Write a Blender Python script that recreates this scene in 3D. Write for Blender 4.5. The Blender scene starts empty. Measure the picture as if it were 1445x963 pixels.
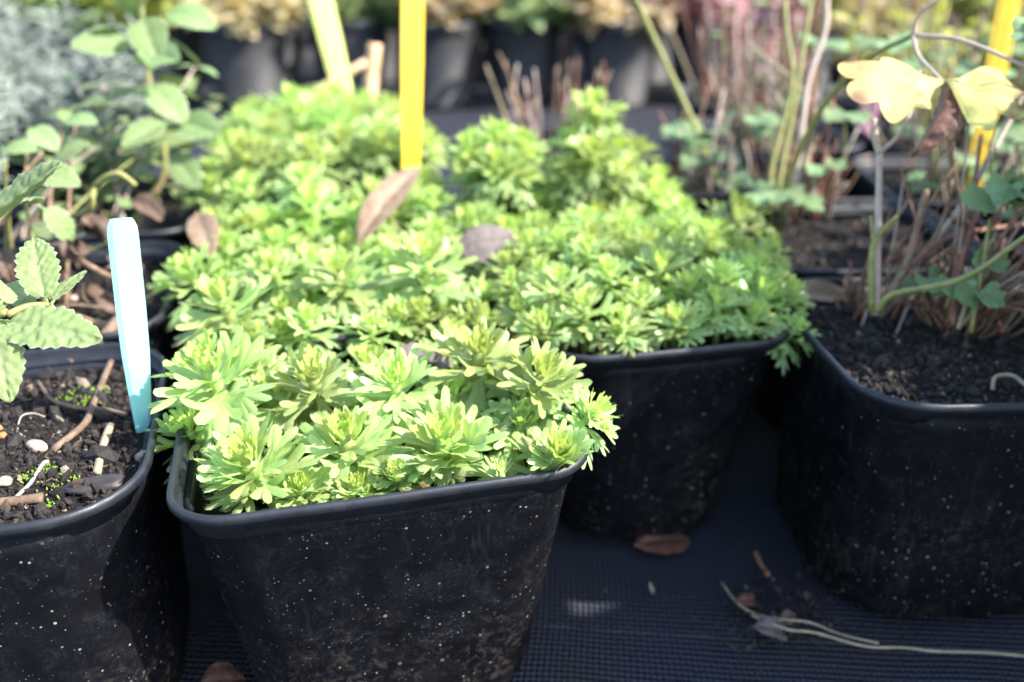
import bpy, math, random
from mathutils import Vector, Matrix, noise, Euler
R = math.radians
rng = random.Random(11)

# ------------------------------------------------------------------ camera, sky, sun, exposure
scene = bpy.context.scene
PITCH = R(24.9)
RIM = 0.085                      # height of the pot rims above the ground
CAM = Vector((0, 0, RIM + 0.1226))
FPX = 1275.0
cam_data = bpy.data.cameras.new('camera')
cam_data.sensor_width = 36.0
cam_data.lens = FPX / 1445.0 * 36.0
cam_data.clip_start = 0.005
cam_data.clip_end = 500.0
cam_data.dof.use_dof = True
cam_data.dof.focus_distance = 0.222
cam_data.dof.aperture_fstop = 8.0
cam_data.dof.aperture_blades = 0
cam = bpy.data.objects.new('camera', cam_data)
scene.collection.objects.link(cam)
cam.location = CAM
cam.rotation_euler = (math.pi / 2 - PITCH, 0, 0)
scene.camera = cam

SUN_DIR = Vector((0.72, -0.17, 0.67)).normalized()       # towards the sun
sun_el = math.asin(SUN_DIR.z)
sun_az = math.atan2(SUN_DIR.x, SUN_DIR.y)
world = bpy.data.worlds.new('World'); scene.world = world
world.use_nodes = True
wn = world.node_tree
sky = wn.nodes.new('ShaderNodeTexSky'); sky.sky_type = 'NISHITA'
sky.sun_disc = False; sky.sun_elevation = sun_el; sky.sun_rotation = sun_az
wn.links.new(sky.outputs[0], wn.nodes['Background'].inputs[0])
wn.nodes['Background'].inputs[1].default_value = 0.15
sl = bpy.data.lights.new('sun', 'SUN'); sl.energy = 3.5; sl.angle = R(1.0); sl.color = (1.0, 0.965, 0.91)
so = bpy.data.objects.new('sun', sl); scene.collection.objects.link(so)
so.rotation_euler = (-SUN_DIR).to_track_quat('-Z', 'Y').to_euler()
so.location = (1, -0.5, 2)
vs = scene.view_settings
vs.view_transform = 'Standard'; vs.look = 'None'; vs.gamma = 1.0; vs.use_curve_mapping = False
vs.exposure = 2.0
scene.cycles.use_denoising = True
scene.cycles.max_bounces = 8
scene.cycles.transparent_max_bounces = 4

# ------------------------------------------------------------------ helpers
FW = Vector((0, math.cos(PITCH), -math.sin(PITCH)))
UP = Vector((0, math.sin(PITCH), math.cos(PITCH)))
def ray(u, v): return FW + Vector((1, 0, 0)) * ((u - 722.5) / FPX) - UP * ((v - 481.5) / FPX)
def PD(u, v, d): return CAM + ray(u, v) * d              # a point d metres along the lens axis
def AT(u, v, z=0.0):                                     # a point z above the rims
    r = ray(u, v); t = (RIM + z - CAM.z) / r.z
    return CAM + r * t
def GR(u, v, z=0.0): return AT(u, v, z - RIM)            # a point on the ground
def ATY(u, v, Y):
    r = ray(u, v); return CAM + r * (Y / r.y)

class MB:
    def __init__(s): s.v = []; s.f = []; s.a = {}
    def add(s, verts, faces, **attr):
        o = len(s.v); s.v += [tuple(p) for p in verts]
        s.f += [tuple(i + o for i in f) for f in faces]
        n = len(verts)
        for k in set(list(s.a) + list(attr)):
            cur = s.a.setdefault(k, [0.0] * o)
            val = attr.get(k, 0.0)
            cur += (list(val) if hasattr(val, '__len__') else [val] * n)
        return o
    def mesh(s, name, mat, smooth=True):
        me = bpy.data.meshes.new(name)
        me.from_pydata(s.v, [], s.f); me.update()
        if smooth: me.polygons.foreach_set('use_smooth', [True] * len(me.polygons))
        for k, vals in s.a.items():
            at = me.attributes.new(k, 'FLOAT', 'POINT'); at.data.foreach_set('value', vals)
        if mat: me.materials.append(mat)
        return me
    def tube(s, pts, rads, sides=6, cap=True, **attr):
        pts = [Vector(p) for p in pts]; n = len(pts)
        if not hasattr(rads, '__len__'): rads = [rads] * n
        vs_, fs = [], []
        ref = Vector((0.31, 0.77, 0.55)).normalized()
        for i, p in enumerate(pts):
            t = (pts[min(i + 1, n - 1)] - pts[max(i - 1, 0)])
            t = t.normalized() if t.length > 1e-9 else Vector((0, 0, 1))
            a = t.cross(ref)
            if a.length < 1e-4: a = t.cross(Vector((1, 0, 0)))
            a.normalize(); b = t.cross(a)
            for k in range(sides):
                an = 2 * math.pi * k / sides
                vs_.append(p + (a * math.cos(an) + b * math.sin(an)) * rads[i])
        for i in range(n - 1):
            for k in range(sides):
                k2 = (k + 1) % sides
                fs.append((i * sides + k, i * sides + k2, (i + 1) * sides + k2, (i + 1) * sides + k))
        if cap:
            fs.append(tuple(range(sides - 1, -1, -1))); fs.append(tuple((n - 1) * sides + k for k in range(sides)))
        s.add(vs_, fs, **attr)

def spline(ctrl, n=6):
    c = [Vector(p) for p in ctrl]
    if len(c) < 3: 
        return [c[0].lerp(c[-1], i / n) for i in range(n + 1)]
    c = [c[0] * 2 - c[1]] + c + [c[-1] * 2 - c[-2]]
    out = []
    for i in range(1, len(c) - 2):
        for k in range(n):
            t = k / n; p0, p1, p2, p3 = c[i - 1], c[i], c[i + 1], c[i + 2]
            out.append(0.5 * ((2 * p1) + (p2 - p0) * t + (2 * p0 - 5 * p1 + 4 * p2 - p3) * t * t + (3 * p1 - p0 - 3 * p2 + p3) * t ** 3))
    out.append(c[-2]); return out

COL = scene.collection.objects
def obj(name, me, parent=None, M=None):
    o = bpy.data.objects.new(name, me); COL.link(o)
    if parent is not None: o.parent = parent
    if M is not None: o.matrix_basis = M
    return o
def tag(o, label, cat, group=None):
    o['label'] = label; o['category'] = cat
    if group: o['group'] = group
    return o
def thing(name, label, cat, loc, rotz=0.0, group=None):
    o = bpy.data.objects.new(name, None); COL.link(o)
    o.location = loc; o.rotation_euler = (0, 0, rotz); o.empty_display_size = 0.02
    return tag(o, label, cat, group)
def frame(base, d, n=Vector((0, 0, 1))):
    y = Vector(d).normalized(); x = y.cross(n)
    if x.length < 1e-5: x = y.cross(Vector((1, 0, 0)))
    x.normalize(); z = x.cross(y)
    return Matrix(((x.x, y.x, z.x, base[0]), (x.y, y.y, z.y, base[1]), (x.z, y.z, z.z, base[2]), (0, 0, 0, 1)))
def rel(M, root): return Matrix.Translation(-Vector(root.location)) @ M   # roots of plants are never turned
S = Matrix.Scale
def T(x, y, z): return Matrix.Translation((x, y, z))

# ------------------------------------------------------------------ materials
def new_mat(name):
    m = bpy.data.materials.new(name); m.use_nodes = True
    nt = m.node_tree; b = nt.nodes['Principled BSDF']
    return m, nt, b
def N(nt, t, **kw):
    n = nt.nodes.new(t)
    for k, v in kw.items():
        if k.startswith('i_'): n.inputs[k[2:].replace('_', ' ')].default_value = v
        else: setattr(n, k, v)
    return n
def ramp(nt, fac, stops, interp='LINEAR'):
    r = nt.nodes.new('ShaderNodeValToRGB'); r.color_ramp.interpolation = interp
    e = r.color_ramp.elements
    while len(e) < len(stops): e.new(0.5)
    for k, (p, c) in enumerate(stops):
        e[k].position = p; e[k].color = (c[0], c[1], c[2], 1) if hasattr(c, '__len__') else (c, c, c, 1)
    nt.links.new(fac, r.inputs[0]); return r.outputs[0]
def mix(nt, fac, a, b, mode='MIX'):
    n = nt.nodes.new('ShaderNodeMix'); n.data_type = 'RGBA'; n.blend_type = mode
    for sock, val in ((n.inputs[0], fac), (n.inputs[6], a), (n.inputs[7], b)):
        if hasattr(val, 'is_output'): nt.links.new(val, sock)
        elif hasattr(val, '__len__'): sock.default_value = (val[0], val[1], val[2], 1)
        else: sock.default_value = val
    return n.outputs[2]
def mth(nt, op, a, b=0.0, clamp=False):
    n = nt.nodes.new('ShaderNodeMath'); n.operation = op; n.use_clamp = clamp
    for sock, val in ((n.inputs[0], a), (n.inputs[1], b)):
        if hasattr(val, 'is_output'): nt.links.new(val, sock)
        else: sock.default_value = val
    return n.outputs[0]
def tex_noise(nt, vec, scale, detail=3.0, rough=0.55, dist=0.0):
    n = nt.nodes.new('ShaderNodeTexNoise'); n.inputs['Scale'].default_value = scale
    n.inputs['Detail'].default_value = detail; n.inputs['Roughness'].default_value = rough; n.inputs['Distortion'].default_value = dist
    nt.links.new(vec, n.inputs['Vector']); return n.outputs[0]
def coords(nt, kind='Object'): return nt.nodes.new('ShaderNodeTexCoord').outputs[kind]
def bump(nt, b, h, strength=0.4, dist=0.0005):
    n = nt.nodes.new('ShaderNodeBump'); n.inputs['Strength'].default_value = strength; n.inputs['Distance'].default_value = dist
    nt.links.new(h, n.inputs['Height']); nt.links.new(n.outputs[0], b.inputs['Normal'])
def rand_offset(nt):
    oi = nt.nodes.new('ShaderNodeObjectInfo'); co = coords(nt)
    a = nt.nodes.new('ShaderNodeVectorMath'); a.operation = 'MULTIPLY_ADD'
    nt.links.new(oi.outputs['Random'], a.inputs[0]); a.inputs[1].default_value = (3.1, 1.7, 2.3); nt.links.new(co, a.inputs[2])
    return a.outputs[0], oi.outputs['Random'], co

def leaf_mat(name, young, mature, base_pale, red=(0.20, 0.05, 0.035), rough=0.4, trans=0.38, var=0.16, mott=260, spec=0.4):
    m, nt, b = new_mat(name)
    vec, rnd, co = rand_offset(nt)
    def A(k): return N(nt, 'ShaderNodeAttribute', attribute_name=k).outputs['Fac']
    c = mix(nt, A('age'), young, mature)
    pale = mth(nt, 'MULTIPLY', mth(nt, 'SUBTRACT', 1.0, A('tip')), 0.55, True)
    c = mix(nt, pale, c, base_pale)
    c = mix(nt, A('red'), c, red)
    n1 = tex_noise(nt, vec, mott, 3.0)
    c = mix(nt, 0.55, c, ramp(nt, n1, [(0.3, (0.62, 0.66, 0.55)), (0.7, (1.0, 1.0, 1.0))]), 'MULTIPLY')
    hs = N(nt, 'ShaderNodeHueSaturation')
    nt.links.new(mth(nt, 'ADD', mth(nt, 'MULTIPLY', mth(nt, 'SUBTRACT', rnd, 0.5), 0.035), 0.5), hs.inputs['Hue'])
    nt.links.new(mth(nt, 'ADD', mth(nt, 'MULTIPLY', rnd, var * 2), 1.0 - var), hs.inputs['Value'])
    nt.links.new(c, hs.inputs['Color'])
    c = hs.outputs[0]
    nt.links.new(c, b.inputs['Base Color'])
    b.inputs['Roughness'].default_value = rough; b.inputs['Specular IOR Level'].default_value = spec
    nt.links.new(ramp(nt, tex_noise(nt, vec, mott * 2.2), [(0.35, rough - 0.12), (0.7, rough + 0.2)]), b.inputs['Roughness'])
    bump(nt, b, tex_noise(nt, vec, 900, 2.0), 0.25, 0.0003)
    tr = N(nt, 'ShaderNodeBsdfTranslucent'); nt.links.new(mix(nt, 1.0, c, (1.0, 0.98, 0.62), 'MULTIPLY'), tr.inputs['Color'])
    ms = N(nt, 'ShaderNodeMixShader'); ms.inputs[0].default_value = trans
    nt.links.new(b.outputs[0], ms.inputs[1]); nt.links.new(tr.outputs[0], ms.inputs[2])
    nt.links.new(ms.outputs[0], nt.nodes['Material Output'].inputs['Surface'])
    return m
def spotted(m, col, scale, keep, rad):
    nt = m.node_tree; b = nt.nodes['Principled BSDF']; vec, rnd, co = rand_offset(nt)
    vo = N(nt, 'ShaderNodeTexVoronoi'); vo.inputs['Scale'].default_value = scale; nt.links.new(vec, vo.inputs['Vector'])
    sp = N(nt, 'ShaderNodeSeparateColor'); nt.links.new(vo.outputs['Color'], sp.inputs[0])
    dd = mth(nt, 'ADD', vo.outputs['Distance'], mth(nt, 'MULTIPLY', tex_noise(nt, vec, 1500, 3.0), 0.2))
    on = mth(nt, 'MULTIPLY', mth(nt, 'GREATER_THAN', sp.outputs[0], keep), mth(nt, 'LESS_THAN', dd, rad))
    src = b.inputs['Base Color'].links[0].from_socket
    c = mix(nt, mth(nt, 'MULTIPLY', on, 0.85), src, col)
    vein = ramp(nt, mth(nt, 'ABSOLUTE', mth(nt, 'SUBTRACT', tex_noise(nt, vec, 190, 2.0, 0.4, 1.0), 0.5)), [(0.0, 1.0), (0.03, 0.0)])
    c = mix(nt, mth(nt, 'MULTIPLY', vein, 0.22), c, col)
    nt.links.new(c, b.inputs['Base Color'])
def plain_mat(name, c1, c2, scale=200, rough=0.6, spec=0.3, bmp=0.3, bdist=0.0004, detail=4.0):
    m, nt, b = new_mat(name); vec, rnd, co = rand_offset(nt)
    n1 = tex_noise(nt, vec, scale, detail, 0.6)
    nt.links.new(ramp(nt, n1, [(0.3, c1), (0.7, c2)]), b.inputs['Base Color'])
    b.inputs['Roughness'].default_value = rough; b.inputs['Specular IOR Level'].default_value = spec
    if bmp: bump(nt, b, tex_noise(nt, vec, scale * 3, 4.0), bmp, bdist)
    return m
M = {}
M['sax'] = leaf_mat('saxifrage_leaf', (0.54, 0.66, 0.175), (0.39, 0.555, 0.265), (0.50, 0.61, 0.22), red=(0.24, 0.10, 0.05), rough=0.36, spec=0.45, trans=0.47, var=0.22)
M['mint'] = leaf_mat('crinkled_leaf', (0.25, 0.33, 0.13), (0.20, 0.29, 0.11), (0.29, 0.35, 0.17), rough=0.6, trans=0.3, red=(0.42, 0.44, 0.36))
M['herb'] = leaf_mat('herb_leaf', (0.24, 0.33, 0.12), (0.16, 0.24, 0.085), (0.27, 0.33, 0.17), rough=0.6, trans=0.3, red=(0.45, 0.47, 0.38))
M['columbine'] = leaf_mat('columbine_leaf', (0.22, 0.32, 0.14), (0.15, 0.24, 0.115), (0.23, 0.31, 0.15), rough=0.55, trans=0.3)
M['yellow_leaf'] = leaf_mat('yellowed_leaf', (0.64, 0.57, 0.19), (0.60, 0.53, 0.18), (0.56, 0.49, 0.19), red=(0.22, 0.09, 0.06), rough=0.6, trans=0.3, mott=120, var=0.04)
spotted(M['yellow_leaf'], (0.20, 0.11, 0.07), 260, 0.90, 0.36)
M['pink_leaf'] = leaf_mat('pinkish_leaf', (0.50, 0.25, 0.30), (0.40, 0.18, 0.22), (0.35, 0.2, 0.2))
M['lime_leaf'] = leaf_mat('lime_leaf', (0.62, 0.60, 0.14), (0.48, 0.50, 0.12), (0.45, 0.45, 0.15))
M['cream_leaf'] = leaf_mat('cream_leaf', (0.66, 0.54, 0.34), (0.58, 0.44, 0.26), (0.5, 0.4, 0.22), rough=0.6)
M['silver'] = plain_mat('silver_foliage', (0.15, 0.175, 0.145), (0.28, 0.315, 0.265), 150, 0.75, 0.1, 0)
M['stem_green'] = plain_mat('green_stem', (0.17, 0.17, 0.05), (0.26, 0.25, 0.085), 300, 0.5, 0.3, 0.2)
M['sax_stem'] = plain_mat('saxifrage_stem', (0.34, 0.38, 0.10), (0.44, 0.46, 0.15), 400, 0.5, 0.3, 0.2)
M['stem_brown'] = plain_mat('dry_stem', (0.13, 0.075, 0.045), (0.30, 0.20, 0.13), 400, 0.7, 0.2, 0.4)
M['stem_red'] = plain_mat('red_stem', (0.15, 0.065, 0.045), (0.27, 0.135, 0.085), 400, 0.6, 0.2, 0.3)
M['stem_mauve'] = plain_mat('mauve_stem', (0.34, 0.25, 0.22), (0.45, 0.36, 0.28), 300, 0.55, 0.3, 0.2)
M['straw'] = plain_mat('straw', (0.22, 0.165, 0.10), (0.38, 0.30, 0.20), 350, 0.6, 0.3, 0.3)
M['dead_leaf'] = plain_mat('dead_leaf', (0.06, 0.038, 0.027), (0.15, 0.10, 0.072), 140, 0.65, 0.25, 0.5)
M['tan_leaf'] = plain_mat('tan_dead_leaf', (0.14, 0.09, 0.055), (0.26, 0.185, 0.12), 110, 0.6, 0.25, 0.5)
M['grey_leaf'] = plain_mat('grey_dead_leaf', (0.08, 0.06, 0.058), (0.15, 0.12, 0.11), 140, 0.65, 0.25, 0.5)
M['rust_leaf'] = plain_mat('rust_dead_leaf', (0.06, 0.026, 0.018), (0.16, 0.07, 0.042), 160, 0.55, 0.35, 0.6)
M['stone'] = plain_mat('pale_stone', (0.24, 0.18, 0.13), (0.40, 0.33, 0.25), 200, 0.7, 0.3, 0.4)
M['ochre_stone'] = plain_mat('ochre_stone', (0.30, 0.12, 0.045), (0.46, 0.22, 0.09), 300, 0.8, 0.2, 0.5)
M['slate'] = plain_mat('dark_chip', (0.02, 0.016, 0.016), (0.05, 0.04, 0.04), 200, 0.5, 0.4, 0.5)
M['moss'] = plain_mat('moss', (0.10, 0.17, 0.02), (0.22, 0.32, 0.05), 700, 0.8, 0.1, 0)
M['twig'] = plain_mat('twig', (0.09, 0.055, 0.035), (0.22, 0.15, 0.105), 350, 0.75, 0.2, 0.5)
M['white_fibre'] = plain_mat('pale_fibre', (0.26, 0.23, 0.19), (0.38, 0.34, 0.29), 300, 0.6, 0.3, 0)
M['turquoise'] = plain_mat('turquoise_plastic', (0.24, 0.57, 0.54), (0.30, 0.62, 0.60), 30, 0.35, 0.5, 0.05)
M['yellow_plastic'] = plain_mat('yellow_plastic', (0.72, 0.43, 0.008), (0.78, 0.50, 0.015), 30, 0.3, 0.5, 0.03)
M['lime_plastic'] = plain_mat('faded_lime_plastic', (0.62, 0.66, 0.16), (0.70, 0.72, 0.25), 40, 0.45, 0.4, 0)
M['pink_plastic'] = plain_mat('pink_plastic', (0.55, 0.25, 0.30), (0.62, 0.32, 0.36), 40, 0.45, 0.4, 0)
M['cane'] = plain_mat('cane', (0.48, 0.30, 0.15), (0.62, 0.43, 0.24), 120, 0.6, 0.3, 0.2)

# soil
def soil_mat():
    m, nt, b = new_mat('compost'); vec, rnd, co = rand_offset(nt)
    c = ramp(nt, tex_noise(nt, vec, 420, 6.0, 0.7), [(0.30, (0.0035, 0.0027, 0.0024)), (0.55, (0.0105, 0.0070, 0.0053)), (0.72, (0.027, 0.017, 0.0125))])
    vo = N(nt, 'ShaderNodeTexVoronoi'); vo.inputs['Scale'].default_value = 900; nt.links.new(vec, vo.inputs['Vector'])
    sp = N(nt, 'ShaderNodeSeparateColor'); nt.links.new(vo.outputs['Color'], sp.inputs[0])
    fl = mth(nt, 'MULTIPLY', mth(nt, 'GREATER_THAN', sp.outputs[0], 0.965), mth(nt, 'LESS_THAN', vo.outputs['Distance'], 0.35))
    c = mix(nt, fl, c, (0.30, 0.23, 0.16))
    nt.links.new(c, b.inputs['Base Color']); b.inputs['Roughness'].default_value = 0.85
    b.inputs['Specular IOR Level'].default_value = 0.3
    bump(nt, b, tex_noise(nt, vec, 700, 6.0, 0.7), 0.9, 0.0012)
    return m
M['soil'] = soil_mat()
def crumb_mat():
    m, nt, b = new_mat('compost_crumbs')
    a = N(nt, 'ShaderNodeAttribute', attribute_name='tone').outputs['Fac']
    c = ramp(nt, a, [(0.0, (0.008, 0.006, 0.005)), (0.6, (0.0125, 0.0080, 0.0058)), (0.85, (0.034, 0.020, 0.0125)), (0.96, (0.07, 0.045, 0.028)), (1.0, (0.20, 0.16, 0.115))])
    nt.links.new(c, b.inputs['Base Color']); b.inputs['Roughness'].default_value = 0.75
    bump(nt, b, tex_noise(nt, coords(nt), 1500, 4.0), 0.7, 0.0005)
    return m
M['crumb'] = crumb_mat()

# black pot plastic with dust, scuffs and dried splashes of soil
def pot_mat(name, dirt=1.0):
    m, nt, b = new_mat(name); vec, rnd, co = rand_offset(nt)
    base = ramp(nt, tex_noise(nt, vec, 60, 4.0), [(0.3, (0.0017, 0.0019, 0.0028)), (0.7, (0.0034, 0.0037, 0.0053))])
    # chalky film in wisps
    film = ramp(nt, tex_noise(nt, vec, 95, 7.0, 0.72, 1.2), [(0.46, 0.0), (0.60, 0.5), (0.72, 1.0)])
    film2 = ramp(nt, tex_noise(nt, vec, 900, 3.0, 0.7), [(0.42, 0.0), (0.7, 1.0)])
    base = mix(nt, mth(nt, 'MULTIPLY', mth(nt, 'MULTIPLY', film, film2), 0.75 * dirt), base, (0.026, 0.029, 0.040))
    mpz = N(nt, 'ShaderNodeMapping'); mpz.inputs['Scale'].default_value = (1, 1, 0.10); nt.links.new(vec, mpz.inputs['Vector'])
    drip = ramp(nt, tex_noise(nt, mpz.outputs[0], 260, 5.0, 0.65), [(0.56, 0.0), (0.70, 1.0)])
    dzone = ramp(nt, tex_noise(nt, vec, 28, 2.0), [(0.45, 0.0), (0.62, 1.0)])
    base = mix(nt, mth(nt, 'MULTIPLY', mth(nt, 'MULTIPLY', drip, dzone), 0.5 * dirt), base, (0.028, 0.029, 0.034))
    sepz = N(nt, 'ShaderNodeSeparateXYZ'); nt.links.new(co, sepz.inputs[0])
    low = mth(nt, 'SUBTRACT', 1.0, mth(nt, 'DIVIDE', sepz.outputs[2], 0.06), True)       # rain splashes soil onto the lower wall
    spl = ramp(nt, tex_noise(nt, vec, 380, 5.0, 0.75, 0.6), [(0.50, 0.0), (0.61, 1.0)])
    zone = ramp(nt, tex_noise(nt, vec, 35, 3.0), [(0.4, 0.0), (0.62, 1.0)])
    base = mix(nt, mth(nt, 'MULTIPLY', mth(nt, 'MULTIPLY', spl, zone), mth(nt, 'MULTIPLY', low, 0.9 * dirt, True)), base, (0.070, 0.053, 0.039))
    for sc, keep, rad, col in ((330, 0.90, 0.20, (0.20, 0.16, 0.12)), (620, 0.90, 0.25, (0.30, 0.27, 0.23)), (1000, 0.86, 0.28, (0.10, 0.08, 0.06))):
        vo = N(nt, 'ShaderNodeTexVoronoi'); vo.inputs['Scale'].default_value = sc; nt.links.new(vec, vo.inputs['Vector'])
        sp = N(nt, 'ShaderNodeSeparateColor'); nt.links.new(vo.outputs['Color'], sp.inputs[0])
        on = mth(nt, 'GREATER_THAN', mth(nt, 'ADD', sp.outputs[0], mth(nt, 'MULTIPLY', low, 0.07 * dirt)), keep)
        dd = mth(nt, 'ADD', vo.outputs['Distance'], mth(nt, 'MULTIPLY', sp.outputs[1], 0.12))
        on = mth(nt, 'MULTIPLY', on, mth(nt, 'LESS_THAN', dd, rad)); on = mth(nt, 'MULTIPLY', on, ramp(nt, tex_noise(nt, vec, 48 + sc * .03, 3.0), [(0.38, 0.0), (0.6, 1.0)]))
        base = mix(nt, mth(nt, 'MULTIPLY', on, 0.85), base, col)
    nt.links.new(base, b.inputs['Base Color'])
    nt.links.new(ramp(nt, tex_noise(nt, vec, 140, 5.0), [(0.3, 0.42), (0.7, 0.68)]), b.inputs['Roughness'])
    b.inputs['Specular IOR Level'].default_value = 0.15
    bump(nt, b, tex_noise(nt, vec, 420, 4.0), 0.22, 0.0004)
    return m
M['pot'] = pot_mat('black_pot_plastic')
M['pot_dusty'] = plain_mat('dusty_pot_plastic', (0.012, 0.012, 0.014), (0.034, 0.031, 0.031), 25, 0.6, 0.35, 0.2)
def rim_mat():
    m, nt, b = new_mat('black_pot_rim'); vec, rnd, co = rand_offset(nt)
    c = ramp(nt, tex_noise(nt, vec, 180, 6.0, 0.7), [(0.35, (0.006, 0.007, 0.010)), (0.62, (0.012, 0.0135, 0.019)), (0.78, (0.035, 0.038, 0.046))])
    nt.links.new(c, b.inputs['Base Color']); b.inputs['Specular IOR Level'].default_value = 0.55
    nt.links.new(ramp(nt, tex_noise(nt, vec, 240, 5.0), [(0.3, 0.40), (0.7, 0.62)]), b.inputs['Roughness'])
    bump(nt, b, tex_noise(nt, vec, 500, 4.0), 0.2, 0.0004)
    return m
M['rim'] = rim_mat()

# woven ground fabric
def fabric_mat():
    m, nt, b = new_mat('woven_ground_fabric'); co = coords(nt)
    mp = N(nt, 'ShaderNodeMapping'); nt.links.new(co, mp.inputs['Vector']); mp.inputs['Rotation'].default_value = (0, 0, R(4))
    warp = N(nt, 'ShaderNodeVectorMath', operation='MULTIPLY_ADD')
    nz = N(nt, 'ShaderNodeTexNoise'); nz.inputs['Scale'].default_value = 9; nt.links.new(mp.outputs[0], nz.inputs['Vector'])
    nt.links.new(nz.outputs['Color'], warp.inputs[0]); warp.inputs[1].default_value = (0.006, 0.006, 0); nt.links.new(mp.outputs[0], warp.inputs[2])
    wx = N(nt, 'ShaderNodeTexWave', wave_type='BANDS', bands_direction='X'); wx.inputs['Scale'].default_value = 165
    wy = N(nt, 'ShaderNodeTexWave', wave_type='BANDS', bands_direction='Y'); wy.inputs['Scale'].default_value = 135
    for w in (wx, wy): nt.links.new(warp.outputs[0], w.inputs['Vector'])
    ck = N(nt, 'ShaderNodeTexChecker'); ck.inputs['Scale'].default_value = 530; nt.links.new(warp.outputs[0], ck.inputs['Vector'])
    h = mth(nt, 'ADD', mth(nt, 'MULTIPLY', wx.outputs['Fac'], 0.6), mth(nt, 'MULTIPLY', wy.outputs['Fac'], 0.8))
    h = mth(nt, 'ADD', h, mth(nt, 'MULTIPLY', ck.outputs['Fac'], 0.25))
    c = ramp(nt, h, [(0.25, (0.007, 0.0075, 0.011)), (0.9, (0.031, 0.034, 0.049))])
    dirt = ramp(nt, tex_noise(nt, co, 14, 6.0, 0.65), [(0.50, 0.0), (0.68, 1.0)])
    c = mix(nt, mth(nt, 'MULTIPLY', dirt, 0.55), c, (0.03, 0.022, 0.016))
    sx = N(nt, 'ShaderNodeSeparateXYZ'); nt.links.new(warp.outputs[0], sx.inputs[0])
    st = mth(nt, 'LESS_THAN', mth(nt, 'ABSOLUTE', mth(nt, 'SUBTRACT', mth(nt, 'FRACT', mth(nt, 'MULTIPLY', mth(nt, 'ADD', sx.outputs[1], -0.228), 3.3)), 0.02)), 0.0022)
    brk = ramp(nt, tex_noise(nt, co, 130, 4.0), [(0.40, 0.0), (0.6, 1.0)])
    c = mix(nt, mth(nt, 'MULTIPLY', mth(nt, 'MULTIPLY', st, brk), 0.6), c, (0.10, 0.10, 0.115))
    nt.links.new(c, b.inputs['Base Color']); b.inputs['Roughness'].default_value = 0.65; b.inputs['Specular IOR Level'].default_value = 0.25
    bump(nt, b, h, 1.0, 0.0009)
    return m
M['fabric'] = fabric_mat()

# ------------------------------------------------------------------ the ground
def axis_steps(lo, hi, a, b, fine, n_out):
    xs = []
    k = int(round((b - a) / fine))
    out = [((i / n_out) ** 3) for i in range(1, n_out + 1)]
    xs = [a - (a - lo) * t for t in reversed(out)] + [a + (b - a) * i / k for i in range(k + 1)] + [b + (hi - b) * t for t in out]
    return xs
gx = axis_steps(-150, 150, -0.7, 0.7, 0.012, 12); gy = axis_steps(-150, 150, -0.05, 1.5, 0.012, 12)
gm = MB(); vv = []
for y in gy:
    for x in gx:
        near = 1.0 if (-1 < x < 1 and -0.3 < y < 2) else 0.0
        z = near * (0.0030 * noise.noise(Vector((x * 9, y * 9, 0.3))) + 0.0012 * noise.noise(Vector((x * 34, y * 22, 4.1)))) - 0.0035
        vv.append((x, y, z))
nx = len(gx)
gm.add(vv, [(j * nx + i, j * nx + i + 1, (j + 1) * nx + i + 1, (j + 1) * nx + i) for j in range(len(gy) - 1) for i in range(nx - 1)])
ground = obj('ground', gm.mesh('ground', M['fabric'])); ground['kind'] = 'structure'
ground['label'] = 'black woven ground fabric under the pots'

# ------------------------------------------------------------------ pots
def rsq(h, r, z, seg=9, wob=0.0, seed=0.0, hy=None):
    hy = hy or h
    pts = []
    for q in range(4):
        sx, sy = ((1, 1), (-1, 1), (-1, -1), (1, -1))[q]
        for k in range(seg):
            a = math.pi / 2 * (q + k / (seg - 1))
            pts.append([sx * (h - r) + r * math.cos(a), sy * (hy - r) + r * math.sin(a), z])
        # points along the straight to the next corner
        q2 = (q + 1) % 4; nx_, ny_ = ((1, 1), (-1, 1), (-1, -1), (1, -1))[q2]; a2 = math.pi / 2 * (q + 1)
        e = (nx_ * (h - r) + r * math.cos(a2), ny_ * (hy - r) + r * math.sin(a2)); p0 = pts[-1]
        for k in range(1, 6): pts.append([p0[0] + (e[0] - p0[0]) * k / 6, p0[1] + (e[1] - p0[1]) * k / 6, z])
    if wob:
        for p in pts:
            d = wob * noise.noise(Vector((p[0] * 22 + seed, p[1] * 22, p[2] * 16)))
            l = math.hypot(p[0], p[1]); p[0] += p[0] / l * d; p[1] += p[1] / l * d
            p[2] += 0.5 * wob * noise.noise(Vector((p[0] * 18 + seed, p[1] * 18, 9.0))) if p[2] > 0.01 else 0
    return pts
def loft(mb, loops, closed=False, capend=None):
    n = len(loops[0]); base = len(mb.v)
    allv = [p for l in loops for p in l]; f = []
    m = len(loops)
    for i in range(m if closed else m - 1):
        i2 = (i + 1) % m
        for k in range(n):
            k2 = (k + 1) % n
            f.append((i * n + k, i * n + k2, i2 * n + k2, i2 * n + k))
    if capend is not None:
        for c in capend: f.append(tuple(c * n + k for k in range(n)))
    mb.add(allv, f)
def ico(sub=1):
    import bmesh
    bm = bmesh.new(); bmesh.ops.create_icosphere(bm, subdivisions=sub, radius=1.0)
    v = [tuple(x.co) for x in bm.verts]; f = [tuple(x.index for x in ff.verts) for ff in bm.faces]; bm.free()
    return v, f
ICO1 = ico(1); ICO2 = ico(2); ICO3 = ico(3)
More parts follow.
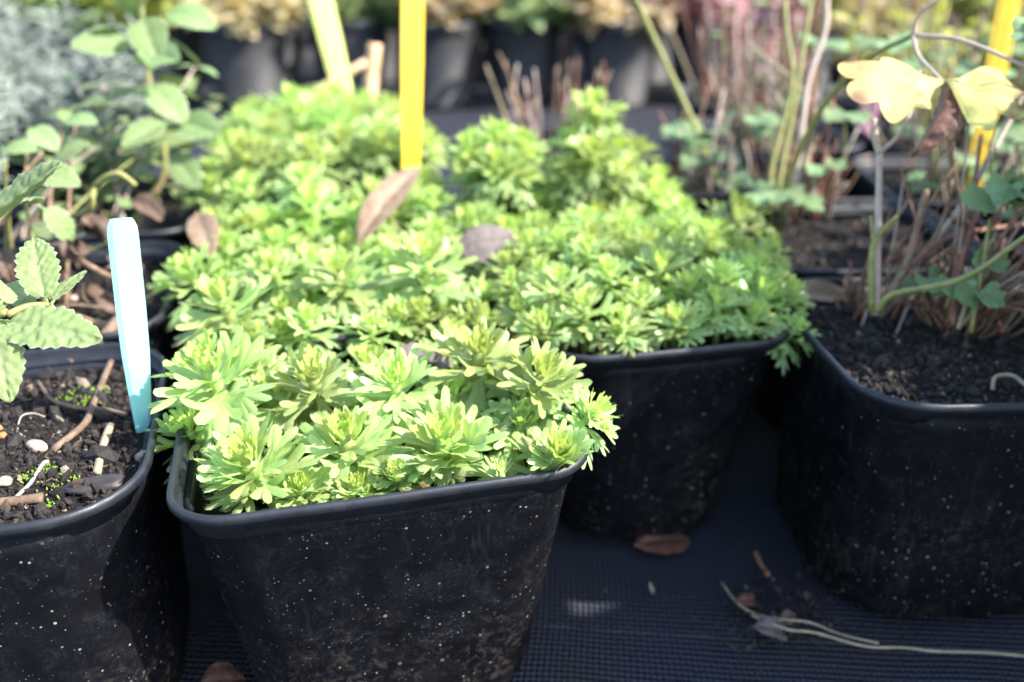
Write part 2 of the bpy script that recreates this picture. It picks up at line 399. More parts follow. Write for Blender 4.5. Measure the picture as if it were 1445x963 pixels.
def lump(mb, c, s, rg, base=ICO1, rough=0.35, **attr):
    rot = Euler((rg.uniform(0, 6), rg.uniform(0, 6), rg.uniform(0, 6))).to_matrix()
    sd = Vector((rg.uniform(0, 50), rg.uniform(0, 50), rg.uniform(0, 50)))
    vs_ = []
    for p in base[0]:
        p = Vector(p); p = p * (1 + rough * noise.noise(p * 1.3 + sd))
        vs_.append(Vector(c) + rot @ Vector((p.x * s[0], p.y * s[1], p.z * s[2])))
    mb.add(vs_, base[1], **attr)

def inside_rsq(x, y, h, r):
    ax, ay = abs(x), abs(y)
    if ax > h or ay > h: return False
    if ax > h - r and ay > h - r: return math.hypot(ax - h + r, ay - h + r) < r
    return True
SOIL = {}
def pot(key, cx, cy, rot, W, label, H=RIM, fill=0.012, bottom=0.70, rt=0.019, crumbs=0, wob=0.0012, group='black square pots', gx_=0.0, soil_res=26):
    p = thing('plant_pot', label, 'plant pot', (cx, cy, 0), rot, group)
    h = W / 2; sd = cx * 31 + cy * 17
    hb = h * bottom; rb = min(rt * 1.25, hb * 0.75)
    def lp(z, ins=0.0, r=None):
        t = z / H; hh = hb + (h - 0.0022 - hb) * t
        return rsq(hh - ins, max(0.004, (rb + (rt - rb) * t) - ins), z, 9, wob * t, sd)
    mb = MB()
    zs = [0.0, 0.003, 0.018, 0.035, 0.052, 0.066, H - 0.010, H - 0.0050]
    loops = [lp(0.0, 0.003), ] + [lp(z) for z in zs[1:]] + [lp(z, 0.0012) for z in reversed(zs[1:])]
    loft(mb, loops, capend=[0, len(loops) - 1])
    obj('wall', mb.mesh('pot_wall', M['pot']), p)
    mb = MB()
    prof = [(-0.0022, H - 0.0036), (-0.0005, H - 0.0030), (0.0001, H - 0.0022), (0.0001, H - 0.0009), (-0.0003, H - 0.0002), (-0.0009, H), (-0.0015, H - 0.0003), (-0.0018, H - 0.0014), (-0.0021, H - 0.0045), (-0.0046, H - 0.0062), (-0.0048, H - 0.0085), (-0.0036, H - 0.0085)]
    loft(mb, [rsq(h + o, rt + o, z, 9, wob, sd) for o, z in prof], closed=True)
    obj('rim', mb.mesh('pot_rim', M['rim']), p)
    # compost
    zt = H - fill; hi = hb + (h - 0.0022 - hb) * (zt / H) - 0.0014
    if fill < 0.0086: hi = h - 0.0050
    mb = MB(); outer = rsq(hi, rt - 0.002, 0, 9, 0)
    n = len(outer); rings = soil_res; vs_ = [(0, 0, zt + 0.0015)]
    def sz(x, y, e):
        return zt + (0.0022 * noise.noise(Vector((x * 60 + sd, y * 60, 1))) + 0.0014 * noise.noise(Vector((x * 190 + sd, y * 190, 2))) + 0.0007 * noise.noise(Vector((x * 520, y * 520 + sd, 3)))) * (1 - e ** 6) + 0.002 * (1 - e * e) - 0.0006
    for i in range(1, rings + 1):
        e = i / rings
        for q in outer: vs_.append((q[0] * e, q[1] * e, sz(q[0] * e, q[1] * e, e)))
    f = [(0, 1 + k, 1 + (k + 1) % n) for k in range(n)]
    for i in range(rings - 1):
        for k in range(n):
            k2 = (k + 1) % n; a = 1 + i * n
            f.append((a + k, a + n + k, a + n + k2, a + k2))
    mb.add(vs_, f); obj('soil', mb.mesh('soil', M['soil']), p)
    if crumbs:
        rg = random.Random(int(sd * 1000)); mb = MB()
        while crumbs > 0:
            x, y = rg.uniform(-hi, hi), rg.uniform(-hi, hi)
            if not inside_rsq(x, y, hi - 0.0012, rt - 0.003): continue
            crumbs -= 1
            s = 0.00030 * math.exp(rg.gauss(0.25, 0.65)); e = max(abs(x), abs(y)) / hi
            lump(mb, (x, y, sz(x, y, e) + s * 0.35), (s * rg.uniform(.8, 1.7), s * rg.uniform(.7, 1.2), s * rg.uniform(.5, .9)), rg, ICO1, 0.5, tone=min(1.0, max(0, rg.gauss(0.5, 0.24))))
        for _ in range(70):
            x, y = rg.uniform(-hi, hi) * .9, rg.uniform(-hi, hi) * .9
            if not inside_rsq(x, y, hi - .004, rt - .005): continue
            s = rg.uniform(.0007, .0019)
            lump(mb, (x, y, sz(x, y, .5) + s * .15), (s * rg.uniform(1, 1.6), s * rg.uniform(.5, .9), s * rg.uniform(.25, .6)), rg, ICO2, 0.7, tone=rg.choice((.3, .6, .75, .9, .92)))
        for _ in range(160):
            x, y = rg.uniform(-hi, hi) * .9, rg.uniform(-hi, hi) * .9
            a = rg.uniform(0, 6.28); L = rg.uniform(.0015, .005); z = sz(x, y, .5)
            if not inside_rsq(x, y, hi - .006, rt - .006): continue
            mb.tube([(x, y, z), (x + math.cos(a) * L * .5, y + math.sin(a) * L * .5, z + rg.uniform(.0004, .0012)), (x + math.cos(a + .4) * L, y + math.sin(a + .4) * L, z + .0002)], [.00022, .00026, .0001], 4, tone=rg.choice((.5, .7, .9, .97)))
        c = obj('compost_crumbs', mb.mesh('compost_crumbs', M['crumb'], False), p); c['kind'] = 'stuff'
    SOIL[key] = (cx, cy, rot, W, zt, p, sz, hi)
    return p
def soil_z(key, x, y):
    cx, cy, rot, W, zt, p, sz, hi = SOIL[key]
    dx, dy = x - cx, y - cy; c, s = math.cos(-rot), math.sin(-rot)
    lx, ly = dx * c - dy * s, dx * s + dy * c
    return sz(lx, ly, min(1, max(abs(lx), abs(ly)) / hi))
def loc2w(key, lx, ly):
    cx, cy, rot = SOIL[key][:3]; c, s = math.cos(rot), math.sin(rot)
    return cx + lx * c - ly * s, cy + lx * s + ly * c
def on_soil(key, u, v, up=0.0):                      # the pixel's point on the compost of a pot
    z = SOIL[key][4]
    for _ in range(3):
        q = AT(u, v, z - RIM); z = soil_z(key, q.x, q.y)
    return Vector((q.x, q.y, z + up))

pot('front', -0.0405, 0.2295, R(14.2), 0.1055, 'black square pot at the front with the largest sharp green rosettes', fill=0.014, rt=0.015, crumbs=500, soil_res=20, bottom=0.75)
pot('right_sax', 0.0455, 0.3015, R(11), 0.089, 'black pot with many small rosettes, between the front pot and the columbine pot', fill=0.014, crumbs=200)
pot('columbine', 0.1480, 0.2725, R(3), 0.101, 'black pot at the right with bare dark compost and cut columbine stems', fill=0.0065, rt=0.021, crumbs=6500, bottom=0.87, soil_res=48)
pot('left_front', -0.1465, 0.2085, R(14), 0.100, 'black pot at the left edge with the turquoise label, pebbles and twigs', fill=0.0065, rt=0.024, crumbs=6500, bottom=0.90, soil_res=48)
pot('mid_sax', -0.0655, 0.3270, R(14), 0.098, 'black pot hidden under rosettes directly behind the front pot', fill=0.014, crumbs=200)
pot('back_sax', -0.0900, 0.4280, R(13), 0.098, 'black pot under the rosettes that hold the tall yellow stake', fill=0.012)
pot('tall_sax', 0.0270, 0.4010, R(10), 0.094, 'black pot under the two tall rosette mounds behind the middle', fill=0.010)
pot('left_second', -0.1770, 0.3120, R(12), 0.100, 'black pot of withered brown stems behind the turquoise label', fill=0.010, crumbs=900)
pot('left_third', -0.1960, 0.4200, R(9), 0.098, 'black pot below the tall leafy stem at the upper left', fill=0.012)
pot('columbine_back', 0.1480, 0.3800, R(2), 0.100, 'black pot with straw coloured and red stems behind the columbine pot', fill=0.010, crumbs=2600)
pot('stems_mid', 0.1080, 0.4850, R(4), 0.098, 'black pot of cut stems and bluish leaves behind the tall rosette mounds', fill=0.010, crumbs=1200)
pot('stake_right', 0.2380, 0.4700, R(-3), 0.098, 'black pot holding the leaning yellow stake at the right', fill=0.010, crumbs=1200)
pot('last_sax', -0.1130, 0.5290, R(12), 0.096, 'black pot with the lime stake behind the yellow stake', fill=0.012)
pot('silver_near', -0.2980, 0.4300, R(6), 0.098, 'black pot of silvery curly foliage, nearest at the left edge', fill=0.012)
pot('right_shade', 0.2520, 0.2850, R(5), 0.100, 'unseen black pot added under the shading columbine right of the bare compost', fill=0.010)  # out of view; added with its plant to shade the columbine pot
pot('right_behind', 0.2600, 0.3780, R(-4), 0.100, 'black pot with leaves at the right edge behind the columbine pot', fill=0.010, crumbs=600)
pot('near_shade', 0.2700, 0.1780, R(6), 0.100, 'unseen black pot added under the shading columbine beyond the lower right edge', fill=0.010)  # added out of view so its plant keeps sun off the fabric

# ------------------------------------------------------------------ leaf builders
def lobed(angles, lens, w, pl, pw, bend=0.0, conv=0.25, cup=0.0, hair=0, rg=None, age=0.5, red=0.0, res=1, wav=0.0, tw=1.0, jit=False, ell=False):
    """one flat-ish leaf: fingers radiating from the end of a wedge-shaped stalk; stalk base at the origin, +Y outwards"""
    rg = rg or rng
    fingers = [(a, l, w) for a, l in zip(angles, lens)]
    total = pl + max(lens)
    def reach(phi):
        best = 0.45 * w * 2; 
        for a, l, ww in fingers:
            d = abs(phi - a); d = min(d, 2 * math.pi - d)
            if d >= math.pi / 2: continue
            if ell:
                ca, ea, eb = 0.57 * l, 0.43 * l, ww * 1.12
                A_ = math.cos(d) ** 2 / ea ** 2 + math.sin(d) ** 2 / eb ** 2; B_ = ca * math.cos(d) / ea ** 2; C_ = ca * ca / ea ** 2 - 1
                q_ = B_ * B_ - A_ * C_
                if q_ >= 0: best = max(best, (B_ + math.sqrt(q_)) / A_)
                cc_, rr_ = 0.85 * l, ww * 1.0
                disc = rr_ * rr_ - (cc_ * math.sin(d)) ** 2
                if disc >= 0: best = max(best, min(cc_ * math.cos(d) + math.sqrt(disc), l))
                best = max(best, 0.27 * l)
                continue
            c = l - ww; t = ww / max(1e-6, math.sin(d)) if d > 1e-6 else 1e9
            if t * math.cos(d) > c:
                disc = ww * ww - (c * math.sin(d)) ** 2
                t = c * math.cos(d) + math.sqrt(disc) if disc >= 0 else t
            best = max(best, min(t, l))
        d = math.pi - abs(phi)
        if d < math.pi / 2:
            t = pl / max(0.05, math.cos(d)) if d < 1.3 else 1e9
            # wedge narrowing to pw at the base
            k = (tw * w - pw) / pl
            den = math.sin(d) + k * math.cos(d)
            t2 = (tw * w) / den
            best = max(best, min(t, t2))
        return best
    ph = []
    sa = sorted(angles)
    ph += [math.pi]
    for i, a in enumerate(sa):
        l = lens[angles.index(a)]; dt = math.atan(w * 1.12 / (0.374 * l)) if ell else math.asin(min(0.95, w / max(w * 1.06, l - w)))
        prev = sa[i - 1] if i else a - 2.2 * dt
        nxt = sa[i + 1] if i + 1 < len(sa) else a + 2.2 * dt
        lo, hi = (prev + a) / 2, (a + nxt) / 2
        offs = (-1.0, -0.78, -0.52, -0.36, -0.2, 0, 0.2, 0.36, 0.52, 0.78, 1.0) if res else (-0.9, -0.45, -0.22, 0, 0.22, 0.45, 0.9)
        cand = [a + o * min(dt, (a - lo) if o < 0 else (hi - a)) * 0.98 for o in offs] + [hi]
        if i == 0: cand.append(lo)
        ph += cand
    for d in ((0.06, 0.2, 0.5, 0.9) if res else (0.12, 0.6)):
        ph += [math.pi - d, -math.pi + d]
    ph = sorted(set(round(x, 5) for x in ph if -math.pi < x <= math.pi + 1e-6))
    fr = (0.30, 0.55, 0.76, 0.92, 1.0) if res else (0.45, 0.8, 1.0)
    pts = [(0.0, 0.0)]; 
    for f in fr:
        for p in ph:
            rr = reach(p) * f; pts.append((rr * math.sin(p), rr * math.cos(p)))
    n = len(ph)
    faces = [(0, 1 + k, 1 + (k + 1) % n) for k in range(n)]
    for i in range(len(fr) - 1):
        a = 1 + i * n
        for k in range(n):
            k2 = (k + 1) % n; faces.append((a + k, a + n + k, a + n + k2, a + k2))
    faces = [tuple(reversed(f)) for f in faces]
    sd = rg.uniform(0, 99); out = []; tips = []; reds = []
    pitch = [rg.uniform(-.18, .18) if jit else 0.0 for _ in fingers]
    def shape(x, y, lat):
        z = conv * w * (1 - min(1.0, (lat / w) ** 2)) + cup * (x * x) / total
        if jit and y > 0:
            bi = min(range(len(fingers)), key=lambda q: abs(math.atan2(x, y) - fingers[q][0]))
            z += pitch[bi] * max(0.0, math.hypot(x, y) - 0.38 * fingers[bi][1])
        if wav: z += wav * noise.noise(Vector((x / total * 4 + sd, y / total * 4, 0)))
        y += pl
        if abs(bend) > 1e-4:
            k = bend / total; a = k * y
            return Vector((x, math.sin(a) / k + z * math.sin(a), (math.cos(a) - 1) / k + z * math.cos(a)))
        return Vector((x, y, z))
    def lateral(x, y):
        best = 9.0
        for a, l, ww in fingers:
            t = x * math.sin(a) + y * math.cos(a)
            if t < 0: continue
            la = abs(x * math.cos(a) - y * math.sin(a)); 
            if t > l - ww: la = math.hypot(la, t - (l - ww))
            best = min(best, la)
        if y <= 0: best = min(best, abs(x))
        return best
    for x, y in pts:
        out.append(shape(x, y, lateral(x, y)))
        t = max(0.0, min(1.0, (y + pl + 0.4 * abs(x)) / total)); tips.append(t)
        rv = 0.0
        if red: rv = red * max(0, min(1, (math.hypot(x, max(y, 0)) / max(lens) - 0.62) * 4)) * max(0, min(1, 0.5 + 2.2 * noise.noise(Vector((x / w * 0.7 + sd, y / w * 0.4, 2)))))
        reds.append(rv)
    ages = [age] * len(out)
    if hair:
        ring = [i for i in range(1 + (len(fr) - 1) * n, 1 + len(fr) * n)]
        for _ in range(hair):
            i = rg.randrange(n - 1); t = rg.random()
            a = Vector(out[ring[i]]).lerp(Vector(out[ring[i + 1]]), t)
            e = (Vector(out[ring[i + 1]]) - Vector(out[ring[i]]))
            if e.length > 0.0035 or e.length < 1e-6: continue
            e.normalize(); nn = e.cross(Vector((0, 0, 1))) * -1
            if nn.dot(a - out[0]) < 0: nn = -nn
            tipv = a + (nn + Vector((rg.uniform(-.6, .6), rg.uniform(-.2, .7), rg.uniform(-.3, .9)))).normalized() * rg.uniform(.0005, .0011)
            o = len(out); out += [a - e * 0.00004, a + e * 0.00004, tipv]; faces.append((o, o + 1, o + 2))
            tips += [0.0] * 3; reds += [0] * 3; ages += [0.9] * 3
    return out, faces, dict(tip=tips, red=reds, age=ages)

def sax_leaf(cat, rg, res=1, hair=0):
    j = lambda s: rg.uniform(-s, s)
    if cat == 'young':
        n = rg.choice((3, 3, 4)); sp = R(19 + j(2)); pl, w, L = 0.0040, 0.00086, 0.0086; bend = -0.45 + j(0.15); age = 0.05
    elif cat == 'mid':
        n = rg.choice((3, 4, 5, 3)); sp = R((27 if n < 5 else 24) + j(2)); pl, w, L = 0.0046, 0.00098, 0.0096; bend = 0.35 + j(0.22); age = 0.5
    else:
        n = rg.choice((3, 5, 3, 4)); sp = R((28 if n < 5 else 25) + j(2)); pl, w, L = 0.0054, 0.00102, 0.0095; bend = 0.65 + j(0.25); age = 0.85
    ang = [(i - (n - 1) / 2) * sp + j(0.04) for i in range(n)]
    le = [L * (1 - 0.26 * (abs(a) / (sp * (n - 1) / 2 + 1e-6)) ** 1.5) * (1 + j(0.09)) for a in ang]
    return lobed(ang, le, w, pl, 0.0010, bend, 0.24, 2.0 if cat != 'old' else -1.0, hair, rg, age, rg.choice((0, 0, 0.5, 1.0)) if cat == 'old' else 0, res, 0.0, 1.5, True, True)

lrg = random.Random(5)
LEAF = {}
for cat, cnt in (('young', 6), ('mid', 12), ('old', 12)):
    LEAF[cat] = []
    for k in range(cnt):
        v, f, at = sax_leaf(cat, lrg, 1, 70)
        mb = MB(); mb.add(v, f, **at); LEAF[cat].append(mb.mesh('saxifrage_leaf', M['sax']))
LOWLEAF = {c: [sax_leaf(c, lrg, 0, 0) for _ in range(6)] for c in ('young', 'mid', 'old')}

def rosette_layout(rg, n, flat=1.0, ls=1.0):
    """(category, matrix) for each leaf of a rosette whose crown is the origin; radius about 12.5 mm"""
    out = []
    a0 = rg.uniform(0, 6.28)
    for k in range(n):
        f = k / (n - 1)
        az = a0 + k * 2.39996 + rg.uniform(-.18, .18)
        el = R(84 - 92 * f ** 0.62 * flat + rg.uniform(-10, 10))
        z = 0.0012 - 0.0125 * max(0, f - 0.12); size = 0.38 + 0.57 * min(1, f * 1.8)
        size *= rg.uniform(.84, 1.12) * ls
        cat = 'young' if f < 0.30 else ('mid' if f < 0.66 else 'old')
        d = Vector((math.cos(az) * math.cos(el), math.sin(az) * math.cos(el), math.sin(el)))
        nrm = Vector((-math.cos(az) * math.sin(el), -math.sin(az) * math.sin(el), math.cos(el)))
        b = Vector((math.cos(az), math.sin(az), 0)) * 0.0009 + Vector((0, 0, z))
        roll = Matrix.Rotation(rg.uniform(-.25, .25), 4, 'Y')
        out.append((cat, frame(b, d, nrm) @ roll @ S(size, 4)))
    return out
def stem_into(mb, L, rg, top=0.0, r0=0.0013, lean=(0, 0)):
    mb.tube(spline([(lean[0], lean[1], -L), (lean[0] * .5 + rg.uniform(-.001, .001), lean[1] * .5, -L * .55), (0, 0, top)], 4), [r0 * 0.8, r0 * .85, r0 * .9, r0 * .95, r0, r0 * 1.05, r0 * 1.1, r0 * 1.3, r0 * 1.1], 7, tip=0.0, age=0.4, red=0.0)
def joined_rosette(rg, n, L):
    mb = MB(); stem_into(mb, L, rg, 0.001)
    for cat, m in rosette_layout(rg, n):
        v, f, at = rg.choice(LOWLEAF[cat]); mb.add([m @ p for p in v], f, **at)
    return mb.mesh('rosette', M['sax'])
JR = [joined_rosette(random.Random(100 + k), 29 + (k * 3) % 8, 0.016) for k in range(9)]

def clear_of_wall(key, root, m):
    """true when a leaf stays inside the pot or above its rim"""
    cx, cy, rot, W = SOIL[key][:4]; c, s_ = math.cos(-rot), math.sin(-rot)
    for x, y, z in ((0, .006, -.0003), (-.004, .009, -.001), (.004, .009, -.001), (0, .0145, -.0045), (0, .011, -.002)):
        p = m @ Vector((x, y, z)) + Vector(root.location); dx, dy = p.x - cx, p.y - cy
        if p.z < RIM + 0.0012 and not inside_rsq(dx * c - dy * s_, dx * s_ + dy * c, W / 2 - .0045 - (RIM - p.z) * .28, .012): return False
        if p.z < SOIL[key][4] - .001: return False
    return True
def cushion(key, label, heads, split, rg, nleaf=(18, 23), group='saxifrage plants', ls=1.0):
    """heads: list of (world crown point, radius, tilt vector)"""
    cx, cy, rot, W, zt = SOIL[key][:5]
    root = thing('saxifrage_plant', label, 'plant', (cx, cy, zt), 0, group)
    heads = sorted(heads, key=lambda h: (h[0] - CAM).length)
    left = split
    for c, r, tl in heads:
        s = r / 0.0128
        up = Vector((tl[0], tl[1], 1)).normalized()
        q = Vector((0, 0, 1)).rotation_difference(up).to_matrix().to_4x4()
        Mh = Matrix.Translation(c - root.location) @ q @ Matrix.Rotation(rg.uniform(0, 6.28), 4, 'Z') @ S(s, 4)
        n = rg.randint(*nleaf)
        if left >= n:
            left -= n
            mb = MB(); L = max(0.006, (c.z - zt + 0.002) / s); stem_into(mb, L, rg, 0.0008)
            ro = obj('rosette', mb.mesh('rosette_stem', M['sax']), root, Mh)
            for cat, m in rosette_layout(rg, n, 1.0, ls):
                for _ in range(7):
                    if clear_of_wall(key, root, Mh @ m): break
                    m = m @ Matrix.Rotation(R(14), 4, 'X')
                else: continue
                obj('leaf', rg.choice(LEAF[cat]), ro, m)
        else:
            obj('rosette', rg.choice(JR), root, Mh)
    return root

def scatter(key, rg, spacing, zfun, rfun, over=0.0, given=(), tries=4000, lim=None):
    """crowns spread over a pot"""
    cx, cy, rot, W = SOIL[key][:4]; h = W / 2 + over
    heads = list(given); pts = [h_[0] for h_ in given]
    for _ in range(tries):
        lx, ly = rg.uniform(-h, h), rg.uniform(-h, h)
        if not inside_rsq(lx, ly, h, 0.02): continue
        x, y = loc2w(key, lx, ly)
        if lim and not lim(lx, ly): continue
        z = zfun(lx / (W / 2), ly / (W / 2), rg); c = Vector((x, y, RIM + z))
        if any(((c - p) * Vector((1, 1, 0.6)) if False else Vector((c.x - p.x, c.y - p.y, (c.z - p.z) * .5))).length < spacing * rg.uniform(.85, 1.15) for p in pts): continue
        pts.append(c)
        ax, ay = lx / h, ly / h
        tl = Vector((ax ** 3 * 0.55 + rg.uniform(-.18, .18), ay ** 3 * 0.55 + rg.uniform(-.18, .18)))
        cc, ss = math.cos(rot), math.sin(rot)
        heads.append((c, rfun(rg), (tl.x * cc - tl.y * ss, tl.x * ss + tl.y * cc)))
    return heads

# front plant: crowns read off the photograph, then small ones filling between
F = [(296, 525, .0125, .0150, (-.22, -.2)), (352, 655, .001, .0148, (-.1, -.38)), (487, 622, .002, .0142, (0, -.3)), (626, 622, .002, .0150, (.05, -.32)),
     (443, 537, .008, .0118, (0, -.25)), (557, 542, .008, .0124, (.05, -.25)), (678, 500, .012, .0138, (.1, -.2)), (765, 532, .010, .0118, (.32, -.15)),
     (786, 640, .002, .0112, (.25, -.3)), (838, 582, .004, .0082, (.7, -.1)), (708, 672, -.002, .0068, (0, -.3)), (265, 610, -.003, .0105, (-.35, -.25)),
     (560, 672, -.004, .0085, (0, -.4)), (425, 690, -.005, .0085, (.1, -.4)), (380, 560, .001, .0105, (0, -.2)), (640, 560, .000, .0105, (0, -.2)), (735, 600, -.001, .0095, (.1, -.3)), (505, 690, -.006, .008, (0, -.4))]
fr = random.Random(21)
heads = [(AT(u, v, z), r * 1.20, t) for u, v, z, r, t in F]
heads = scatter('front', fr, 0.0165, lambda a, b, g: 0.000 + 0.006 * max(0, b) + g.uniform(-.003, .004), lambda g: g.uniform(.0095, .0125), -0.006, heads, lim=lambda lx, ly: ly > -0.01)
cushion('front', 'sharply focused saxifrage of large pale green rosettes filling the front pot', heads, 340, fr, (38, 44), ls=0.88)
# plant to the right, many small rosettes
r2 = random.Random(22)
heads = scatter('right_sax', r2, 0.0132, lambda a, b, g: 0.004 + 0.010 * max(0, 1 - (a * a + b * b) * .6) + 0.005 * b + g.uniform(-.002, .003), lambda g: g.choice((.0098, .0105, .0112, .0122)), 0.003,
                [(AT(1040, 305, .013), .017, (.3, .1)), (AT(1075, 420, .006), .014, (.5, 0)), (AT(790, 400, .013), .0125, (0, -.1)), (AT(930, 375, .014), .0135, (.1, -.1)), (AT(1085, 350, .008), .0115, (.6, .2))], lim=lambda lx, ly: ly > -0.036)
cushion('right_sax', 'dense saxifrage of many small rosettes between front pot and columbine pot', heads, 310, r2, (24, 28))
# plant behind the front one
r3 = random.Random(23)
heads = scatter('mid_sax', r3, 0.0168, lambda a, b, g: 0.004 + 0.005 * b + g.uniform(-.003, .006), lambda g: g.uniform(.0112, .0138), 0.002,
                [(AT(315, 425, .014), .0165, (-.2, -.1)), (AT(478, 385, .015), .0155, (0, -.1)), (AT(600, 365, .017), .0175, (.1, -.1)), (AT(265, 385, .010), .0150, (-.5, 0)), (AT(385, 380, .013), .0125, (0, 0)), (AT(395, 470, .004), .011, (0, -.2)), (AT(560, 450, .004), .012, (0, -.2))])
cushion('mid_sax', 'slightly blurred saxifrage of open rosettes directly behind the front plant', heads, 310, r3, (26, 31))
r4 = random.Random(24)
heads = scatter('back_sax', r4, 0.0195, lambda a, b, g: 0.012 + 0.014 * max(0, 1 - .7 * (a * a + b * b)) + 0.006 * b + g.uniform(-.006, .009), lambda g: g.uniform(.013, .0175), 0.003,
                [(AT(345, 215, .026), .016, (-.1, 0)), (AT(350, 265, .016), .016, (-.1, -.1)), (AT(440, 215, .028), .0165, (0, 0)), (AT(440, 290, .014), .017, (0, -.1)), (AT(300, 240, .014), .013, (-.4, 0))])
cushion('back_sax', 'blurred tall saxifrage with the yellow stake and a tan leaf standing in it', heads, 0, r4)
r5 = random.Random(25)
heads = scatter('tall_sax', r5, 0.0165, lambda a, b, g: 0.006 + 0.008 * b + g.uniform(-.004, .006), lambda g: g.uniform(.012, .015), 0.002,
                [(ATY(840, 150, .425), .0150, (.1, 0)), (ATY(836, 178, .428), .0165, (0, 0)), (ATY(812, 200, .42), .015, (-.3, 0)), (ATY(868, 215, .42), .0155, (.3, 0)), (ATY(838, 215, .40), .0155, (0, -.2)), (ATY(880, 245, .40), .014, (.4, -.1)), (ATY(800, 240, .40), .013, (-.2, -.1)),
                 (ATY(700, 195, .415), .0175, (0, 0)), (ATY(665, 205, .41), .0145, (-.3, 0)), (ATY(735, 205, .41), .0150, (.3, 0)), (ATY(670, 235, .40), .014, (-.2, -.1)), (ATY(725, 240, .395), .0145, (.2, -.2)), (ATY(700, 230, .39), .0135, (0, -.2))])
cushion('tall_sax', 'saxifrage with two tall mounds behind the middle of the picture', heads, 0, r5)
r6 = random.Random(26)
heads = scatter('last_sax', r6, 0.016, lambda a, b, g: 0.010 + 0.014 * max(0, 1 - .7 * (a * a + b * b)) + g.uniform(-.006, .008), lambda g: g.uniform(.013, .018), 0.003)
cushion('last_sax', 'farthest blurred saxifrage mound around the lime stake', heads, 0, r6)

# ------------------------------------------------------------------ labels and stakes
def plate(name, label, cat, a, b, w, t, face, mat, ribs=0, point=0.0, group=None):
    """a flat stake from a (bottom) to b (top) whose broad side looks along `face`"""
    a, b = Vector(a), Vector(b); d = b - a; L = d.length
    nx_, L_ = 14 if ribs else 6, L
    mb = MB(); secs = []
    ys = [0, 0.10, 0.22, 0.4, 0.6, 0.8, 0.93, 0.965, 0.985, 1.0]
    for s in ys:
        ww = w * (1 - point * max(0, 1 - s / 0.5) ** 1.3) * (1 if s < 0.94 else 1 - 0.28 * ((s - 0.94) / 0.06) ** 2.2)
        loop = []
        for k in range(nx_ + 1):
            x = -ww / 2 + ww * k / nx_; e = 0.28 if k in (0, nx_) else 1.0
            rb = (t * 0.35 * math.cos(k / nx_ * ribs * 2 * math.pi)) if ribs else 0
            loop.append((x, s * L + (0.0006 * noise.noise(Vector((x * 900, 1.5, 0))) if s > 0.97 and not ribs else 0), t / 2 * e + rb))
        for k in range(nx_, -1, -1):
            x = -ww / 2 + ww * k / nx_; e = 0.28 if k in (0, nx_) else 1.0
            loop.append((x, s * L, -t / 2 * e))
        secs.append(loop)
    loft(mb, secs, capend=[0, len(secs) - 1])
    o = obj(name, mb.mesh(name, mat, bool(ribs)), None, frame(a, d, Vector(face)))
    return tag(o, label, cat, group)
a = on_soil('left_front', 203, 608); b = PD(171, 309, .232)
a = a + (a - b) * 0.03
plate('plant_label', 'turquoise plastic label leaning at the rim of the left front pot', 'plant label', a, b, 0.0076, 0.0014, (0.55, -0.80, 0.2), M['turquoise'], 0, 0.5)
a = PD(579, 275, .425); b = PD(584, -190, .42)
plate('plant_stake', 'tall ribbed yellow plastic stake standing in the middle rosettes', 'stake', a, b, 0.0108, 0.0018, (0.35, -1, 0.2), M['yellow_plastic'], 3, 0.3, 'plastic stakes')
a = PD(1362, 320, .475); b = PD(1440, -80, .465)
plate('plant_stake', 'ribbed yellow plastic stake leaning to the right at the right edge', 'stake', a, b, 0.0105, 0.0018, (-0.2, -1, 0.2), M['yellow_plastic'], 3, 0.3, 'plastic stakes')
a = PD(492, 160, .575); b = PD(425, -110, .56)
plate('plant_stake', 'pale lime stake leaning left behind the yellow stake', 'stake', a, b, 0.0150, 0.0016, (0.1, -1, 0.3), M['lime_plastic'], 0, 0.3, 'plastic stakes')
a = PD(1208, 235, .62); b = PD(1238, 110, .61)
plate('plant_label', 'faded pink label standing behind the yellowed columbine leaf', 'plant label', a, b, 0.0135, 0.0014, (0.1, -1, 0.3), M['pink_plastic'], 0, 0.5)
def stick(name, label, cat, pts, rad, mat, sides=8, n=6):
    pts = spline(pts, n); base = pts[0].copy(); mb = MB()
    k = len(pts); rr = [rad * (1 + 0.12 * noise.noise(p * 300)) for p in pts]
    mb.tube([p - base for p in pts], rr, sides)
    return tag(obj(name, mb.mesh(name, mat), None, Matrix.Translation(base)), label, cat)
stick('cane', 'short tan cane stub left of the tall yellow stake', 'cane', [PD(522, 150, .60), PD(524, 110, .60), PD(529, 62, .595)], 0.0050, M['cane'])
stick('cane', 'thin orange brown stick slanting beneath the lime stake', 'cane', [PD(405, 172, .565), PD(450, 128, .57), PD(516, 88, .575)], 0.0026, M['cane'])

